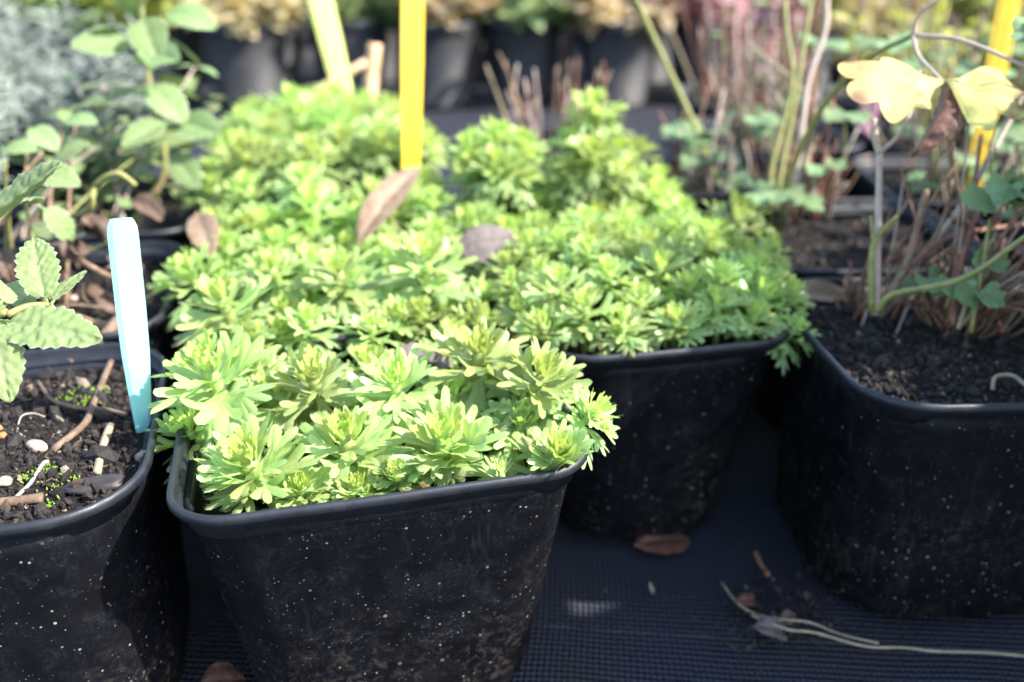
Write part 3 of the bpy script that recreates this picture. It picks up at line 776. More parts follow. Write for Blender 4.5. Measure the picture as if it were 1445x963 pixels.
# ------------------------------------------------------------------ other leaf shapes
def blade(L, W, teeth=0, bend=0.5, fold=0.25, pucker=0.0, nl=18, nw=8, rg=rng, age=0.4, stalk=0.12, edge=0.0, tipw=0.42, power=0.75):
    sd = rg.uniform(0, 90); vs_, tip, red = [], [], []
    for i in range(nl + 1):
        s = i / nl
        if s < stalk: hw = 0.06 * W
        else:
            q = (s - stalk) / (1 - stalk)
            hw = W / 2 * (math.sin(math.pi * min(1, q ** power)) ** 0.62 if q < 1 else 0.0) + 0.02 * W * (1 - q)
        if teeth and s > stalk: hw *= 1 + 0.085 * (2 * abs(((s * teeth + 0.5 * noise.noise(Vector((s * 9, sd, 0)))) % 1) - 0.5) - 0.5) * 2 + 0.10 * noise.noise(Vector((s * 5, sd, 3)))
        for k in range(nw + 1):
            t = -1 + 2 * k / nw; x = t * hw; y = s * L
            z = fold * abs(x) - 0.06 * abs(x) * abs(t)
            if pucker:
                vq = (s * 7.5 - abs(t) * 1.9) + (0.5 if t > 0 else 0.15) + 0.3 * noise.noise(Vector((s * 4, t * 2, sd)))
                z += pucker * (0.75 * abs(math.sin(math.pi * vq)) ** 0.6 * (1 - t * t) * min(1, abs(t) * 6) + 0.65 * noise.noise(Vector((x * 700 + sd, y * 700, 0))))
            a = bend * s
            kk = bend / L if abs(bend) > 1e-3 else 1e-3 / L
            a = kk * y
            vs_.append(Vector((x, math.sin(a) / kk + z * math.sin(a), (math.cos(a) - 1) / kk + z * math.cos(a))))
            tip.append(min(1, 0.25 + abs(t) * 0.9)); red.append(edge if k in (0, nw) and (i % 3) else 0.0)
    f = [(i * (nw + 1) + k, i * (nw + 1) + k + 1, (i + 1) * (nw + 1) + k + 1, (i + 1) * (nw + 1) + k) for i in range(nl) for k in range(nw)]
    return vs_, f, dict(tip=tip, red=red, age=age)
def mk(name, data, mat):
    mb = MB(); mb.add(data[0], data[1], **data[2]); return mb.mesh(name, mat)
def fan(L, n=3, rg=rng, age=0.5, red=0.0, wav=0.0006, pl=None, bend=0.3, cup=0.5):
    """a rounded leaflet with blunt lobes"""
    sp = R(34); ang = [(i - (n - 1) / 2) * sp + rg.uniform(-.08, .08) for i in range(n)]
    le = [L * rg.uniform(.86, 1.0) * (1 - 0.12 * abs(a)) for a in ang]
    return lobed(ang, le, L * 0.25, pl or L * 0.28, L * 0.035, bend, 0.08, cup, 0, rg, age, red, 1, wav, 0.6)

def leaf_at(root, me, base, tip, nrm=(0, 0, 1), L=None, name='leaf', label=None):
    base, tip = Vector(base), Vector(tip)
    Mx = frame(base, tip - base, Vector(nrm))
    if L: Mx = Mx @ S((tip - base).length / L, 4)
    o = obj(name, me, root, rel(Mx, root))
    if label: o['label'] = label
    return o
def stem_part(root, pts, r0, r1, mat, n=5, sides=6, name='stem'):
    pts = spline(pts, n); k = len(pts); base = pts[0].copy()
    mb = MB(); mb.tube([p - base for p in pts], [(r0 + (r1 - r0) * i / (k - 1)) * (1 + .10 * noise.noise(p * 350)) for i, p in enumerate(pts)], sides)
    return obj(name, mb.mesh(name, mat), root, rel(Matrix.Translation(base), root))

# ---- crinkled herb in the left front pot
hr = random.Random(31)
MINT = [mk('crinkled_leaf', blade(.024, .0108, 10, b_, f_, .00075, 60, 18, hr, .3, .10, .9), M['mint']) for b_, f_ in ((.35, .15), (.7, .3), (-.2, .5), (1.0, .2))]
bz = on_soil('left_front', -20, 560)
root = thing('crinkled_herb', 'herb with crinkled toothed green leaves at the left edge', 'plant', bz)
c0 = PD(-25, 500, .215)
stem_part(root, [bz, PD(-22, 530, .218), PD(-12, 455, .214), PD(10, 440, .213)], .0012, .0010, M['stem_green'])
stem_part(root, [PD(-12, 455, .214), PD(-20, 390, .212), PD(-25, 330, .205), PD(-30, 310, .202)], .0011, .0009, M['stem_green'])
stem_part(root, [PD(10, 445, .213), PD(40, 432, .216), PD(68, 430, .22)], .0010, .0007, M['stem_green'])
for me, b_, t_, nn in ((MINT[0], PD(0, 455, .213), PD(128, 462, .204), (-.1, -.45, 1)), (MINT[1], PD(66, 432, .22), PD(38, 318, .222), (.35, -.9, .35)),
                       (MINT[2], PD(-40, 335, .203), PD(102, 247, .197), (-.45, -.35, 1)), (MINT[3], PD(0, 430, .212), PD(28, 378, .222), (.9, -.5, .3)),
                       (MINT[1], PD(-10, 450, .211), PD(6, 545, .199), (.5, -.9, .3)), (MINT[0], PD(72, 430, .221), PD(112, 372, .232), (-.3, -.7, .6)), (MINT[3], PD(-12, 380, .215), PD(-8, 470, .206), (1, -.4, .3)), (MINT[2], PD(20, 440, .222), PD(58, 400, .24), (.2, -.6, .7)),
                       (MINT[0], PD(-20, 300, .24), PD(45, 262, .27), (0, -.5, .8))):
    leaf_at(root, me, b_, t_, nn, .0235)

# ---- generic leafy herb
HERB = [mk('herb_leaf', blade(.026, .0145, 8, b_, f_, .0007, 40, 12, hr, .4, .14, .8), M['herb']) for b_, f_ in ((.5, .2), (.9, .25), (.1, .35))]
OVAL = [mk('oval_leaf', blade(.018, .011, 0, b_, f_, .0002, 12, 6, hr, .3, .14, 0), M['herb']) for b_, f_ in ((.5, .2), (.9, .15), (.2, .3))]
def leafy_stem(root, pts, n, L0, L1, meshes, rg, r0=.0012, mat='stem_green', el=(5, 45), baseL=.026, start=.2, pairs=True):
    pts = spline(pts, 6); stem_part(root, pts[::3] if len(pts) > 6 else pts, r0, r0 * .55, M[mat])
    az = rg.uniform(0, 6.28)
    for k in range(n):
        s = start + (1 - start) * k / max(1, n - 1); i = min(len(pts) - 1, int(s * (len(pts) - 1)))
        az += math.pi / 2 + rg.uniform(-.3, .3); L = L0 + (L1 - L0) * s
        for q in ((0, math.pi) if pairs else (0,)):
            e = R(rg.uniform(*el)); d = Vector((math.cos(az + q) * math.cos(e), math.sin(az + q) * math.cos(e), math.sin(e)))
            leaf_at(root, rg.choice(meshes), pts[i], pts[i] + d * L * rg.uniform(.8, 1.15), (0, 0, 1), baseL)
bz = Vector((-.203, .415, SOIL['left_third'][4]))
root = thing('tall_leafy_herb', 'tall soft green herb with paired oval leaves at the upper left', 'plant', bz)
g7 = random.Random(41)
leafy_stem(root, [bz + Vector((.018, -.012, 0)), PD(232, 245, .43), PD(215, 140, .42), PD(202, 40, .415), PD(198, -70, .41)], 7, .024, .027, HERB, g7, .0016, start=.35, el=(-25, 25))
for k, (u, v, d) in enumerate(((150, 120, .45), (110, 200, .44), (275, 95, .46), (300, 150, .46), (60, 170, .47), (180, 190, .43))):
    tp = PD(u, v, d); bb = bz + Vector((g7.uniform(-.03, .03), g7.uniform(-.03, .03), 0))
    leafy_stem(root, [bb, bb.lerp(tp, .5) + Vector((0, 0, .006)), tp], 5, .022, .016, HERB + OVAL, g7, .0008, 'stem_mauve', start=.4, el=(-10, 40), baseL=.022)
for (ub, vb, ut, vt, d) in ((215, 75, 255, 85, .40), (195, 65, 90, 62, .41), (205, 120, 262, 150, .405), (230, 20, 298, 10, .42), (240, 170, 165, 210, .40), (250, 170, 315, 190, .41), (245, 215, 275, 262, .41), (200, 20, 225, 92, .405)):
    leaf_at(root, g7.choice(HERB), PD(ub, vb, d), PD(ub + (ut - ub) * .9, vb + (vt - vb) * .9, d - .012), (g7.uniform(-.3, .3), -.6, .8), .0255)

for k in range(12):
    tp = PD(g7.uniform(40, 320), g7.uniform(90, 240), g7.uniform(.41, .48)); bb = bz + Vector((g7.uniform(-.04, .04), g7.uniform(-.04, .03), 0))
    leafy_stem(root, [bb, bb.lerp(tp, .5) + Vector((g7.uniform(-.006, .006), 0, .006)), tp], 5, .016, .011, OVAL + HERB[:1], g7, .0007, g7.choice(('stem_mauve', 'stem_brown')), start=.3, el=(-20, 40), baseL=.020)

# ---- withered herb in the second left pot
bz = Vector((-.177, .312, SOIL['left_second'][4]))
root = thing('withered_herb', 'withered herb with looping brown stems and few green leaves behind the label', 'plant', bz)
g8 = random.Random(43)
stem_part(root, [on_soil('left_second', 60, 310), PD(120, 300, .33), PD(135, 262, .325), PD(165, 245, .322), PD(192, 262, .325)], .0014, .0010, M['stem_green'])
stem_part(root, [on_soil('left_second', 60, 330), PD(125, 375, .315), on_soil('left_second', 200, 410)], .0012, .0009, M['stem_brown'])
for k in range(34):
    a = bz + Vector((g8.uniform(-.042, .03), g8.uniform(-.035, .040), 0)); a.z = soil_z('left_second', a.x, a.y)
    d = Vector((g8.uniform(-1, 1), g8.uniform(-1, 1), g8.uniform(.15, 1.3))).normalized() * g8.uniform(.012, .035)
    stem_part(root, [a, a + d * .5 + Vector((0, 0, .005)), a + d + Vector((0, 0, -.004))], .0009, .0004, M[g8.choice(('stem_brown', 'stem_brown', 'twig', 'stem_mauve'))], 4, 5)
CURL = [mk('withered_leaf', blade(.016, .009, 5, b_, .9, .0010, 12, 6, g8, .4, .1, 0), M['dead_leaf']) for b_ in (1.5, 2.3, -1.6)]
for k in range(46):
    a = bz + Vector((g8.uniform(-.05, .03), g8.uniform(-.03, .04), g8.uniform(.006, .034)))
    leaf_at(root, g8.choice(CURL), a, a + Vector((g8.uniform(-1, 1), g8.uniform(-1, 1), g8.uniform(-.8, .5))).normalized() * g8.uniform(.008, .015), (g8.uniform(-1, 1), -.4, 1), .016)
for (u, v, d) in ((30, 250, .30), (8, 225, .33), (60, 215, .36), (15, 290, .29), (90, 175, .38), (40, 180, .37), (55, 290, .31), (140, 350, .35), (120, 330, .34), (110, 150, .40), (200, 215, .40), (70, 240, .34)):
    a = PD(u, v, d); dd = Vector((g8.uniform(-1, 1), g8.uniform(-1, .4), g8.uniform(-.2, .6))).normalized() * g8.uniform(.016, .024)
    leaf_at(root, g8.choice(HERB), a, a + dd, (0, -.4, 1), .026)
    gx0 = bz + Vector((g8.uniform(-.03, .02), g8.uniform(-.03, .03), 0))
    stem_part(root, [gx0, gx0.lerp(a, .55) + Vector((0, 0, .006)), a], .0007, .0004, M[g8.choice(('stem_brown', 'stem_mauve', 'stem_green'))], 4, 5)

# ---- silver foliage
def silver_plant(key, label, n, hgt, seed, group='silver plants'):
    cx, cy, rot, W, zt = SOIL[key][:5]
    root = thing('silver_plant', label, 'plant', (cx, cy, zt), 0, group); g = random.Random(seed)
    mb = MB(); stems = []
    for k in range(22):
        a = g.uniform(0, 6.28); r = W * .55 * math.sqrt(g.random()); b0 = Vector((r * .45 * math.cos(a), r * .45 * math.sin(a), 0))
        tp = Vector((r * 1.75 * math.cos(a), r * 1.6 * math.sin(a), hgt * g.uniform(.25, 1.1)))
        st = spline([b0, b0.lerp(tp, .5) + Vector((0, 0, .008)), tp], 6)
        m2 = MB(); m2.tube(st, .0009, 5); obj('stem', m2.mesh('silver_stem', M['silver']), root)
        stems.append(st)
    for k in range(n):
        st = g.choice(stems); i = g.randrange(2, len(st)); p = st[i]
        d = Vector((g.gauss(0, 1), g.gauss(0, 1), g.gauss(.45, .6))).normalized(); L = g.uniform(.010, .022)
        side = d.cross(Vector((g.gauss(0, 1), g.gauss(0, 1), 1))).normalized()
        mb.tube([p, p + d * L * .4 + side * L * .06, p + d * L * .75 + side * L * .25, p + d * L * .9 + side * L * .5], [.0007, .0008, .0007, .0003], 3)
    fo = obj('foliage', mb.mesh('silver_foliage', M['silver']), root); fo['kind'] = 'stuff'
silver_plant('silver_near', 'silvery curly leaved plant nearest at the upper left edge', 3200, .072, 51)

# ---- dry stems and columbines
FAN = [mk('columbine_leaflet', fan(.010, n_, hr, .4), M['columbine']) for n_ in (3, 4, 3, 5)]
def tri_leaf(root, base, petiole_end, size, rg, nrm=(0, -.3, 1), mat='stem_green', meshes=None):
    """a stalk with three leaflets"""
    base, e = Vector(base), Vector(petiole_end)
    if (e - base).length > .003: stem_part(root, [base, base.lerp(e, .5) + Vector((0, 0, .15 * (e - base).length)), e], .0006, .0004, M[mat], 4, 5)
    d0 = Vector((e.x - base.x, e.y - base.y, 0)); d0 = d0.normalized() if d0.length > 1e-4 else Vector((0, -1, 0))
    for q in (-70, 0, 70):
        d = Matrix.Rotation(R(q + rg.uniform(-15, 15)), 3, 'Z') @ d0; d = d + Vector((0, 0, rg.uniform(-.15, .35)))
        leaf_at(root, rg.choice(meshes or FAN), e, e + d.normalized() * size, nrm, .0128)
def stubs(root, key, c, n, spread, L, rg, mats=('stem_brown', 'stem_red', 'stem_brown', 'twig'), lean=.7, r=.0009):
    for k in range(n):
        a = rg.uniform(0, 6.28); rr = spread * math.sqrt(rg.random())
        b0 = Vector((c.x + rr * math.cos(a), c.y + rr * math.sin(a), 0)); b0.z = soil_z(key, b0.x, b0.y) - .001
        d = Vector((math.cos(a) * rg.uniform(0, lean), math.sin(a) * rg.uniform(0, lean), 1)).normalized() * rg.uniform(*L)
        stem_part(root, [b0, b0 + d * .5 + Vector((rg.uniform(-.002, .002), 0, 0)), b0 + d], r * rg.uniform(.7, 1.4), r * .7, M[rg.choice(mats)], 3, 5)

gc = random.Random(61)
c1 = on_soil('columbine', 1228, 440); c2 = on_soil('columbine', 1360, 470)
root = thing('columbine_plant', 'columbine with forked green stem, brown stubs and small lobed leaves on the right', 'plant', Vector((SOIL['columbine'][0], SOIL['columbine'][1], SOIL['columbine'][4])), 0, 'columbines')
stubs(root, 'columbine', c1, 20, .009, (.008, .020), gc, lean=.6, r=.0008)
stubs(root, 'columbine', c2, 40, .013, (.010, .030), gc, lean=1.3, r=.00058)
def col(pts, r0, r1, mat): stem_part(root, [PD(*p) for p in pts], r0, r1, M[mat], 5, 7)
D1 = .300
col([(1236, 445, D1), (1239, 330, D1), (1241, 215, D1)], .0013, .0010, 'stem_mauve')
col([(1241, 217, D1), (1234, 192, D1), (1233, 168, D1)], .0012, .0011, 'stem_mauve')
col([(1241, 217, D1), (1272, 186, D1), (1290, 140, D1), (1298, 100, D1 - .005)], .0008, .0006, 'stem_mauve')
col([(1230, 440, D1), (1230, 370, D1 - .003), (1238, 335, D1 - .003), (1266, 306, D1)], .0013, .0009, 'stem_green')
col([(1233, 345, D1 - .003), (1229, 305, D1 - .003)], .0007, .0006, 'stem_green')
col([(1236, 440, .293), (1262, 415, .288), (1360, 393, .278), (1460, 325, .265)], .0011, .0008, 'stem_green')
col([(1250, 425, .305), (1280, 370, .305), (1308, 268, .305)], .0014, .0011, 'stem_brown')
col([(1290, 372, .31), (1322, 330, .31), (1342, 268, .31), (1338, 200, .312), (1327, 165, .31)], .0008, .0006, 'stem_brown')
col([(1250, 425, .31), (1350, 300, .32), (1420, 180, .33), (1445, 130, .33)], .0011, .0007, 'stem_mauve')
col([(1245, 420, .305), (1330, 340, .31), (1455, 315, .32)], .0011, .0009, 'stem_red')
col([(1345, 460, .292), (1350, 370, .30), (1375, 255, .31), (1385, 190, .315)], .0009, .0006, 'stem_red')
col([(1340, 455, .295), (1362, 350, .30), (1380, 300, .305)], .0011, .0008, 'stem_red')
col([(1370, 470, .287), (1398, 310, .287)], .0008, .0006, 'stem_green')
col([(1352, 465, .29), (1380, 380, .295), (1405, 330, .30)], .0007, .0005, 'straw')
for k, (u, v, d) in enumerate(((1460, 355, .30), (1465, 375, .295), (1460, 410, .29), (1470, 425, .285), (1465, 395, .31), (1468, 445, .28), (1455, 340, .32))):
    q = c2 + Vector((gc.uniform(-.008, .008), gc.uniform(-.006, .006), -.001)); e = PD(u, v, d)
    stem_part(root, [q, q.lerp(e, .5) + Vector((0, 0, gc.uniform(.0, .006))), e], .0010, .0006, M[gc.choice(('stem_red', 'stem_mauve', 'stem_brown', 'straw'))], 4, 5)
for (u, v, d, s) in ((1400, 275, .285, .0115), (1440, 265, .285, .011), (1345, 405, .29, .009), (1380, 415, .285, .009), (1390, 372, .29, .008), (1310, 395, .30, .009), (1270, 400, .31, .0085), (1430, 265, .28, .010)):
    e = PD(u, v, d); b0 = PD(u - 10, v + 30, d + .004); tri_leaf(root, b0, e, s, gc, (gc.uniform(-.3, .3), -.75, .65))
for k in range(60):
    cc = c2 if k % 4 else c1; a = gc.uniform(-.6, math.pi * (.75 if k % 4 else .5))
    q = cc + Vector((gc.uniform(-.010, .010), gc.uniform(-.008, .008), -.001))
    dv = Vector((math.cos(a) * gc.uniform(.2, 1.1), math.sin(a) * gc.uniform(-.2, .6), 1)).normalized() * gc.uniform(.02, .080)
    stem_part(root, [q, q + dv * .5 + Vector((gc.uniform(-.003, .003), 0, .002)), q + dv], .00050 * gc.uniform(.7, 1.3), .0003, M[gc.choice(('stem_red', 'stem_brown', 'stem_red', 'stem_brown', 'stem_mauve'))], 4, 5)
# pale papery strips on the compost
for (u0, v0, u1, v1) in ((1322, 420, 1312, 468), (1288, 430, 1262, 480), (1262, 440, 1310, 438), (1225, 450, 1215, 465), (1305, 450, 1340, 470), (1290, 455, 1330, 452)):
    a = on_soil('columbine', u0, v0, .004); b = on_soil('columbine', u1, v1, .001)
    stem_part(root, [a, a.lerp(b, .5) + Vector((0, 0, .002)), b], .0009, .0003, M[gc.choice(('straw', 'straw', 'stem_mauve'))], 4, 4, 'dry_leaf_stalk')
# the arching stalk with the yellowed leaves, growing from the pot behind
gz = SOIL['columbine_back']
c3 = on_soil('columbine_back', 1105, 305)
root = thing('columbine_plant', 'columbine with arching stalk carrying two yellowed leaves and a shrivelled one', 'plant', Vector((gz[0], gz[1], gz[4])), 0, 'columbines')
stem_part(root, [c3, PD(1112, 258, .41), PD(1150, 168, .375), PD(1215, 90, .335), PD(1288, 50, .305)], .0016, .0009, M['stem_green'], 6, 7)
node = PD(1288, 50, .305)
stem_part(root, [node, PD(1298, 20, .30), PD(1345, -15, .295)], .0007, .0006, M['stem_mauve'])
stem_part(root, [node, PD(1360, 58, .295), PD(1460, 100, .285)], .0008, .0006, M['stem_mauve'])
hub = PD(1331, 116, .288)
stem_part(root, [node, PD(1297, 80, .30), hub], .0007, .0005, M['stem_mauve'])
yr = random.Random(66)
Y1 = mk('yellow_leaflet', lobed([R(-62), R(-31), R(-4), R(20), R(48)], [.0095, .0165, .0215, .0215, .0115], .0037, .0072, .0006, .15, .10, -.2, 0, yr, .4, .9, 1, .0022, .9), M['yellow_leaf'])
Y2 = mk('yellow_leaflet', lobed([R(-58), R(-27), R(4), R(42)], [.0155, .0200, .0212, .0180], .0043, .0068, .0006, .12, .10, -.1, 0, yr, .5, .9, 1, .0022, .9), M['yellow_leaf'])
leaf_at(root, Y1, hub, PD(1206, 118, .277), (.10, -.72, .85), .0275)['label'] = 'large spotted yellow leaflet'
leaf_at(root, Y2, hub, PD(1449, 152, .279), (.25, -.75, .60), .0272)['label'] = 'large yellow leaflet with deep notch'
SH = mk('shrivelled_leaf', blade(.024, .0085, 6, .4, 1.3, .0014, 24, 10, yr, .4, .05, 0), M['rust_leaf'])
leaf_at(root, SH, hub, PD(1309, 218, .282), (.5, -.8, .1), .0235)['label'] = 'shrivelled brown leaflet'
D2 = .42
for pts, r0, r1, mt in (([(1108, 310, D2), (1125, 240, D2), (1140, 120, D2), (1165, 40, D2), (1166, -30, D2)], .0016, .0011, 'stem_mauve'), ([(1085, 300, D2), (1090, 230, D2), (1118, 120, D2), (1110, 40, D2), (1105, -40, D2)], .0014, .001, 'stem_green'),
                        ([(1095, 280, D2), (1120, 150, D2), (1140, 30, D2), (1150, -40, D2)], .0013, .001, 'stem_green'), ([(1132, 300, D2), (1145, 180, D2), (1150, 90, D2)], .0011, .0008, 'stem_red'), ([(1150, 310, D2), (1165, 220, D2), (1175, 140, D2)], .0010, .0007, 'stem_red'),
                        ([(1105, 300, D2), (1150, 190, D2), (1135, 130, .44), (1060, 65, .45)], .0010, .0007, 'straw'), ([(1150, 300, D2), (1140, 230, D2), (1060, 60, .44)], .0009, .0006, 'straw')):
    stem_part(root, [PD(*p) for p in pts], r0, r1, M[mt], 5, 6)
stubs(root, 'columbine_back', c3 + Vector((.006, 0, 0)), 44, .018, (.012, .045), gc, ('stem_brown', 'stem_red', 'stem_mauve', 'stem_red'), .6, .0008)
for (u, v, d, s) in ((1100, 270, .41, .014), (1125, 285, .41, .013), (1160, 235, .42, .012), (1075, 265, .43, .012), (1085, 280, .40, .012), (1190, 160, .42, .014), (1250, 60, .46, .018), (1160, 60, .5, .016)):
    e = PD(u, v, d); tri_leaf(root, e + Vector((gc.uniform(-.006, .006), .004, -.022)), e, s, gc)

def stem_plant(key, label, rg, n_st, hgt, mats, n_leaf, lsize, meshes, spread=.03, group='cut back perennials', lean=.45):
    cx, cy, rot, W, zt = SOIL[key][:5]
    root = thing('cut_back_perennial', label, 'plant', (cx, cy, zt), 0, group)
    tops = []
    for k in range(n_st):
        a = rg.uniform(0, 6.28); r = spread * math.sqrt(rg.random())
        b0 = Vector((cx + r * math.cos(a), cy + r * math.sin(a), 0)); b0.z = zt
        d = Vector((math.cos(a) * rg.uniform(-.1, lean) + rg.uniform(-.15, .15), math.sin(a) * rg.uniform(-.1, lean), 1)) * hgt * rg.uniform(.35, 1.1)
        stem_part(root, [b0, b0 + d * .5 + Vector((rg.uniform(-.004, .004), rg.uniform(-.004, .004), 0)), b0 + d], .0010 * rg.uniform(.6, 1.3), .0006, M[rg.choice(mats)], 3, 5)
        tops.append((b0, d))
    for k in range(n_leaf):
        b0, d = rg.choice(tops); e = b0 + d * rg.uniform(.1, .95) + Vector((rg.uniform(-.02, .02), rg.uniform(-.02, .01), 0))
        if meshes is FAN: tri_leaf(root, b0 + (e - b0) * .5, e, lsize * rg.uniform(.7, 1.2), rg)
        else:
            dd = Vector((rg.uniform(-1, 1), rg.uniform(-1, .4), rg.uniform(-.3, .7))).normalized() * lsize * rg.uniform(.7, 1.2)
            leaf_at(root, rg.choice(meshes), e, e + dd, (0, -.3, 1), .026 if meshes is HERB else .018)
    return root
gs = random.Random(71)
r_ = stem_plant('stems_mid', 'cut back perennial with a long straight olive stalk beside the rosette mounds', gs, 16, .045, ('stem_brown', 'stem_red', 'stem_mauve'), 9, .014, FAN, .022)
stem_part(r_, [on_soil('stems_mid', 1012, 262), PD(985, 190, .485), PD(930, 70, .475), PD(880, -40, .46)], .0018, .0013, M['stem_green'], 5, 7)
r_ = stem_plant('stake_right', 'thin stemmed perennial around the leaning yellow stake', gs, 22, .075, ('stem_brown', 'straw', 'stem_mauve', 'stem_green'), 12, .015, FAN, .032)
r_ = stem_plant('right_shade', 'unseen leafy columbine added to shade the bare compost pot from the right', gs, 44, .15, ('stem_green', 'stem_mauve', 'stem_red'), 60, .024, FAN, .04, 'columbines')  # added plant, tall and leafy to block sun on the compost

r_ = stem_plant('near_shade', 'unseen leafy columbine added beyond the lower right edge to shade the fabric', gs, 44, .165, ('stem_green', 'stem_mauve', 'stem_red'), 120, .030, FAN, .045, 'columbines')  # added sun blocker; height and leaf count set to shade the ground fabric
r_ = stem_plant('right_behind', 'columbine with red stems and bluish leaves at the right edge', gs, 34, .085, ('stem_red', 'stem_mauve', 'stem_brown', 'stem_brown'), 24, .015, FAN, .036, 'columbines')

# ------------------------------------------------------------------ farther rows
def bush(key, label, rg, n, hgt, size, mat, stems='stem_green', spread=1.1, group='plants of the far rows', meshes=None, flower=None):
    cx, cy, rot, W, zt = SOIL[key][:5]
    root = thing('potted_plant', label, 'plant', (cx, cy, zt), 0, group)
    mb = MB(); ms = MB(); tips = []
    for k in range(14):
        a = rg.uniform(0, 6.28); r = W / 2 * spread * math.sqrt(rg.random())
        b0 = Vector((r * .5 * math.cos(a), r * .5 * math.sin(a), 0)); tp = Vector((r * math.cos(a), r * math.sin(a), hgt * rg.uniform(.15, 1.1)))
        st = spline([b0, b0.lerp(tp, .5) + Vector((rg.uniform(-.004, .004), 0, .004)), tp], 5); ms.tube(st, .0009, 4); tips.append(st)
    proto = [blade(1.0, .55, 0, b_, .2, 0, 4, 2, rg, age_, .1, 0) for b_, age_ in ((.5, .2), (.9, .8), (.2, .5))]
    for k in range(n):
        st = rg.choice(tips); p = st[rg.randrange(1, len(st))]
        d = Vector((rg.gauss(0, 1), rg.gauss(0, 1), rg.gauss(.3, .5)))
        m = frame(p, d, Vector((rg.gauss(0, .4), rg.gauss(0, .4), 1))) @ S(size * rg.uniform(.6, 1.2), 4)
        v, f, at = rg.choice(proto); mb.add([m @ q for q in v], f, **at)
    obj('stem', ms.mesh('bush_stem', M[stems]), root)
    fo = obj('foliage', mb.mesh('foliage', M[mat]), root); fo['kind'] = 'stuff'
gb = random.Random(81)
rows = [  # x, y, rot, plant kind, pot words, plant words
 (.165, .585, 3, ('stem', 34, .085, ('stem_mauve', 'stem_red', 'straw', 'stem_brown'), 4, .014, 'FAN'), 'behind the olive stalk', 'pinkish brown stems behind the olive stalk'),
 (.275, .580, -4, ('stem', 36, .10, ('straw', 'stem_brown', 'straw', 'stem_green'), 9, .016, 'FAN'), 'with the pink label behind the yellowed leaves', 'straw stems around the pink label'),
 (.385, .570, 5, ('bush', 260, .085, .016, 'columbine'), 'behind the leaning yellow stake', 'bluish green leafy plant behind the leaning yellow stake'),
 (.030, .575, 8, ('stem', 40, .055, ('stem_mauve', 'stem_brown', 'straw', 'stem_red'), 0, .014, 'FAN'), 'of short dry stubs behind the rosette mounds', 'dry stubs fanning out behind the rosette mounds'),
 (.180, .720, 2, ('stem', 36, .11, ('stem_mauve', 'stem_red', 'straw'), 10, .018, 'HERB'), 'in the third row right of the aisle', 'reddish stems with a few leaves in the third row right'),
 (.300, .715, -2, ('bush', 240, .10, .018, 'lime_leaf'), 'of lime foliage below the node of the arching stalk', 'lime leafy plant below the node of the arching stalk'),
 (.420, .705, 4, ('bush', 260, .095, .018, 'columbine'), 'of bluish foliage near the right edge', 'bluish foliage near the upper right edge'),
 (.540, .700, 4, ('bush', 240, .09, .018, 'lime_leaf'), 'of lime foliage at the far right edge', 'lime foliage at the far right edge'),
 (.230, .870, 3, ('bush', 260, .10, .020, 'pink_leaf'), 'in the fourth row with pinkish foliage', 'pinkish foliage in the fourth row'),
 (.350, .865, 3, ('bush', 260, .11, .020, 'cream_leaf'), 'of cream leaves in the fourth row', 'cream leaves in the fourth row'),
 (.475, .860, 3, ('bush', 260, .10, .020, 'lime_leaf'), 'of yellow green leaves in the fourth row', 'yellow green leaves in the fourth row'),
 (.600, .850, 3, ('bush', 260, .10, .020, 'herb'), 'at the right end of the fourth row', 'green foliage at the right end of the fourth row'),
 (-.300, .590, 5, None, 'of silver foliage in the second place at the left', ''),
 (-.410, .560, 5, None, 'of silver foliage at the outer left', ''),
 (-.395, .690, 5, None, 'of silver foliage farthest at the left', ''),
 (-.500, .800, 5, ('bush', 260, .08, .020, 'herb'), 'of green leaves at the far upper left', 'green leafy plant at the far upper left'),
]
def add_plant(key, kind, words, gb):
    if kind[0] == 'stem':
        stem_plant(key, words, gb, kind[1], kind[2], kind[3], kind[4], kind[5], FAN if kind[6] == 'FAN' else HERB, .034)
    else:
        bush(key, words, gb, kind[1], kind[2], kind[3], kind[4])
for i, (x, y, ro, kind, pw, plw) in enumerate(rows):
    k = 'row%d' % i
    pot(k, x, y, R(ro), .098, 'black square pot ' + pw, fill=.010, soil_res=8)
    if kind: add_plant(k, kind, plw, gb)
for i, w in ((12, 'silvery plant second from the front at the upper left'), (13, 'silvery plant cut by the left edge'), (14, 'silvery plant farthest back at the upper left')):
    silver_plant('row%d' % i, w, 1100, .085, 90 + i)

